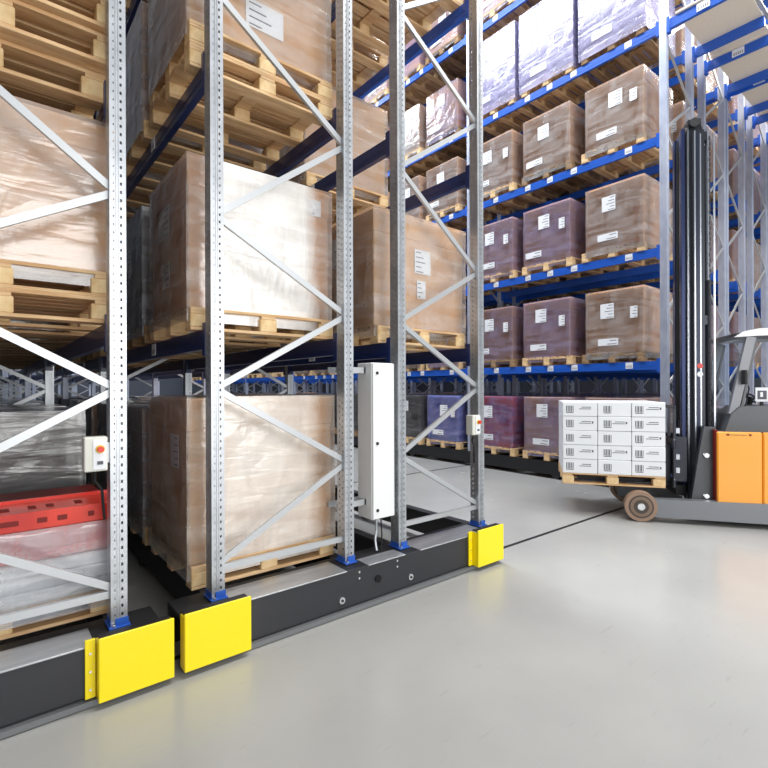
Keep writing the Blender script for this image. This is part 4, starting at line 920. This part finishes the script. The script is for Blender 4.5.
for i in range(16):
    a = 2*PI*i/16; b2 = 2*PI*(i+1)/16
    m.cyl((-1.43+.03*math.cos(a), .15+.13*math.sin(a)+0, 1.62+.13*.4*math.cos(a)), (-1.43+.03*math.cos(b2), .15+.13*math.sin(b2), 1.62+.13*.4*math.cos(b2)), .012, 'black2', 8)
m.cyl((-1.42, .15, 1.6), (-1.43, .15, 1.63), .045, 'black2'); m.build('steering_wheel', T)
m = MB(); m.box(-1.5, -1.36, .45, .47, 1.58, 1.76, 'paper'); m.box(-1.48, -1.38, .4705, .472, 1.61, 1.72, 'ink'); m.box(-1.44, -1.41, .472, .4725, 1.64, 1.7, 'paper'); m.box(-1.45, -1.42, .44, .46, 1.5, 1.58, 'black2'); m.build('display_plate', T)
m = MB(); m.path([(-1.25, .45, 1.5), (-1.28, .5, 1.75), (-1.18, .62, 1.9)], .008, 'black2'); m.box(-1.2, -1.17, .56, .68, 1.8, 1.98, 'black2', .006); m.build('mirror', T)
# mast: outer channels, inner rails, pistons
for y in (-.32, .32):
    s = 1 if y > 0 else -1
    m = MB(); m.box(-.84, -.72, y+s*.0, y+s*.02, .15, 5.2, 'mast'); m.box(-.84, -.825, y-s*.07, y, .15, 5.2, 'mastl'); m.box(-.735, -.72, y-s*.07, y+s*.022, .15, 5.2, 'mastl'); m.box(-.80, -.785, y+s*.02, y+s*.024, .2, 5.15, 'mastl'); m.box(-.765, -.758, y+s*.02, y+s*.024, .2, 5.15, 'mastb'); m.build('outer_mast_rail', T)
    m = MB(); m.box(-.82, -.66, y-s*.085, y-s*.07, .2, 5.38, 'mast'); m.box(-.68, -.66, y-s*.15, y-s*.07, .2, 5.38, 'mastl'); m.box(-.825, -.80, y-s*.15, y-s*.085, .2, 5.38, 'mast'); m.build('inner_mast_rail', T)
    m = MB(); m.cyl((-.9, y*.8, .3), (-.9, y*.8, 3.2), .038, 'mast', 14); m.cyl((-.9, y*.8, 3.2), (-.9, y*.8, 5.2), .022, 'mastl', 14); m.build('lift_cylinder', T)
    m = MB(); m.box(-.64, -.6, y-s*.2, y-s*.1, .3, 5.3, 'mastb'); m.box(-.615, -.598, y-s*.19, y-s*.17, .3, 5.3, 'mastl'); m.build('carriage_rail', T)
m = MB()
for z in (.3, 2.6, 5.05):
    m = MB(); m.box(-.87, -.84, -.34, .34, z, z+.12, 'mast'); m.build('mast_crossmember', T)
m = MB(); m.box(-.82, -.66, -.3, .3, 5.3, 5.38, 'mast', .01); m.cyl((-.74, -.31, 5.33), (-.74, .31, 5.33), .06, 'rail', 16); m.build('mast_head', T)
for y in (.36,):
    m = MB(); m.box(-.95, -.93, y, y+.02, .9, 5.1, 'mastl'); m.build('guide_strip', T)
    m = MB()
    for i in range(60): m.box(-.9+(i % 2)*.004, -.885+(i % 2)*.004, y, y+.014, .9+i*.07, .955+i*.07, 'rail')
    m.build('lift_chain', T)
m = MB()
for y in (-.05, .02, .1): m.path([(-.95, y, .6), (-.96, y, 3), (-.93, y, 5.1), (-.85, y, 5.42), (-.7, y, 5.44), (-.62, y, 5.2), (-.6, y, 1.3)], .013, 'dark_rubber')
m.build('hydraulic_hose', T)
m = MB(); m.cyl((-.78, .338, 2.05), (-.78, .346, 2.05), .035, 'red', 16); m.build('warning_sticker', T)
m = MB(); m.cyl((-.78, .338, 1.94), (-.78, .346, 1.94), .035, 'paper', 16); m.build('warning_sticker', T)
# fork carriage
m = MB(); m.box(-.47, -.43, -.45, .45, .42, .54, 'mast', .01); m.box(-.47, -.43, -.45, .45, .95, 1.07, 'mast', .01)
for y in (-.42, -.15, .15, .42): m.box(-.47, -.44, y-.02, y+.02, .5, 1.5, 'mast')
m.box(-.47, -.44, -.44, .44, 1.48, 1.52, 'mast'); m.box(-.62, -.47, -.35, -.25, .5, 1.1, 'mast'); m.box(-.62, -.47, .25, .35, .5, 1.1, 'mast')
m.box(-.62, -.5, -.3, .3, .3, .44, 'black2'); 
for z in (.62, .8, 1.15): m.box(-.52, -.46, .36, .41, z, z+.07, 'mastl')
m.build('fork_carriage', T)
for y in (-.25, .25):
    m = MB(); m.box(-.43, -.385, y-.06, y+.06, .44, 1.0, 'mast'); m.box(-.43, .75, y-.06, y+.06, .455, .5, 'mast'); m.build('fork', T)

# load on the forks, pallet first (its runners along the truck)
LZ = .43
def tp(x, y, z): v = ORI+TD*x+TLft*y; return (v.x, v.y, z)
xc0 = .32
p = pallet(*tp(xc0, -.01, LZ), 'wooden pallet carried on the forks of the reach truck', None, 'T.p', True, 'n', rz=TH, sc=(1.07, 1.0, .93))
COLW = [.46, .42, .42]; WT = 1.28
rows_z = 5; lh = .197
posn = ['left', 'middle', 'right']
lvn = ['bottom', 'second lowest', 'middle', 'second highest', 'top']
rr = random.Random(11)
def white_carton_meshes(w, d, h, v):
    k = ('w', w, d, h)
    if k not in _cache:
        m = MB(); m.box(-w/2, w/2, -d/2, d/2, 0, h, 'white_box', .006); _cache[k] = m.mesh('white_carton')
    k2 = ('wp', w, h, v)
    if k2 not in _cache:
        m = MB(); q = random.Random(v)
        y = d/2+.0002
        def r_(x, z, a, b_): m.box(x, x+a, y, y+.0015, z, z+b_, 'ink')
        x1 = w/2-.13-.03*(v % 2)
        for i in range(6): r_(x1+i*.017-.01, h*.3, [.007, .012][i % 2], .085)       # barcode
        r_(x1-.01, h*.22, .095, .01)
        if v % 3 != 1:
            for i in range(2): r_(-w/2+.08, h*.62-i*.024, .12+.03*i, .009)
        if v % 3 == 0: r_(-w/2+.05, h*.5, .02, .03)
        _cache[k2] = m.mesh('printed_marks')
    return _cache[k], _cache[k2]
DX = [(-.64, -.18), (-.18, .24), (.24, .64)]   # along the truck: right to left in view
for lz in range(rows_z):
    off = 0
    for ci, (a, b_) in enumerate([(-.32, .09), (.09, .51), (.51, .96)]):
        jj = [0, .015, -.01, .012, 0][lz] if ci != 2 else 0
        for di in range(3):
            key = 'T.w%d.%d.%d' % (lz, ci, di)
            if key in SKIP: continue
            w = b_-a-.006; dd = .365
            y = .56-dd/2-di*(dd+.006)+[.0, .004, -.004][(lz+ci) % 3]
            wm, pm = white_carton_meshes(round(w, 3), dd, lh-.004, (lz*2+ci) % 4)
            cname = ['right', 'middle', 'left'][ci]
            o = inst('white_carton', wm, None, tp((a+b_)/2, y, LZ+PH*.93+.002+lz*lh), TH, key)
            dn = ['near side', 'centre', 'far side'][di]
            tag(o, 'white printed carton on the fork load, %s layer, %s column, %s row' % (lvn[lz], cname, dn), 'box', 'white cartons on the fork load')
            if di == 0: inst('printed_marks', pm, o)

# ------------------------------------------------------------------ lights
def area(name, loc, rot, sx, sy, power, col=(1, 1, 1)):
    l = bpy.data.lights.new(name, 'AREA'); l.shape = 'RECTANGLE'; l.size = sx; l.size_y = sy; l.energy = power; l.color = col
    o = bpy.data.objects.new(name, l); COL.objects.link(o); o.location = loc; o.rotation_euler = rot; return o
for i in range(3): area('aisle_lamp', (5.4, 7+i*8, 11.6), (0, 0, 0), 1.6, 6, 500, (.86, .92, 1))
for i in range(4): area('lane_lamp', (3+i*5, .2, 11.7), (math.radians(12), 0, 0), 4, 1.6, 340, (1, .98, .95))
area('added_front_daylight', (2.6, -6.5, 3.4), (math.radians(90), 0, 0), 7.5, 5.5, 430, (1, .99, .97))  # added light behind the camera, brightens faces toward it; no door built
w = bpy.data.worlds.new('daylight'); SC.world = w; w.use_nodes = True
bg = w.node_tree.nodes['Background']; bg.inputs['Color'].default_value = (.9, .95, 1, 1); bg.inputs['Strength'].default_value = .42

# ------------------------------------------------------------------ camera
cam = bpy.data.cameras.new('camera'); co = bpy.data.objects.new('camera', cam); COL.objects.link(co)
cam.sensor_width = 36; cam.lens = 36*489/768; cam.shift_y = 4/768; cam.clip_start = .05; cam.clip_end = 200
yaw = math.atan2(398, 489)
co.matrix_world = Matrix.Translation((0, 0, 1.77)) @ Matrix.Rotation(-yaw, 4, 'Z') @ Matrix.Rotation(PI/2, 4, 'X') @ Matrix.Rotation(math.radians(-.2), 4, 'Z')
SC.camera = co
for o in bpy.data.objects:
    if '_k' in o and not globals().get('KEEP_KEYS'): del o['_k']
SC.view_settings.view_transform = 'Standard'; SC.view_settings.look = 'None'
SC.view_settings.gamma = 1; SC.view_settings.use_curve_mapping = False
SC.view_settings.exposure = 0.5
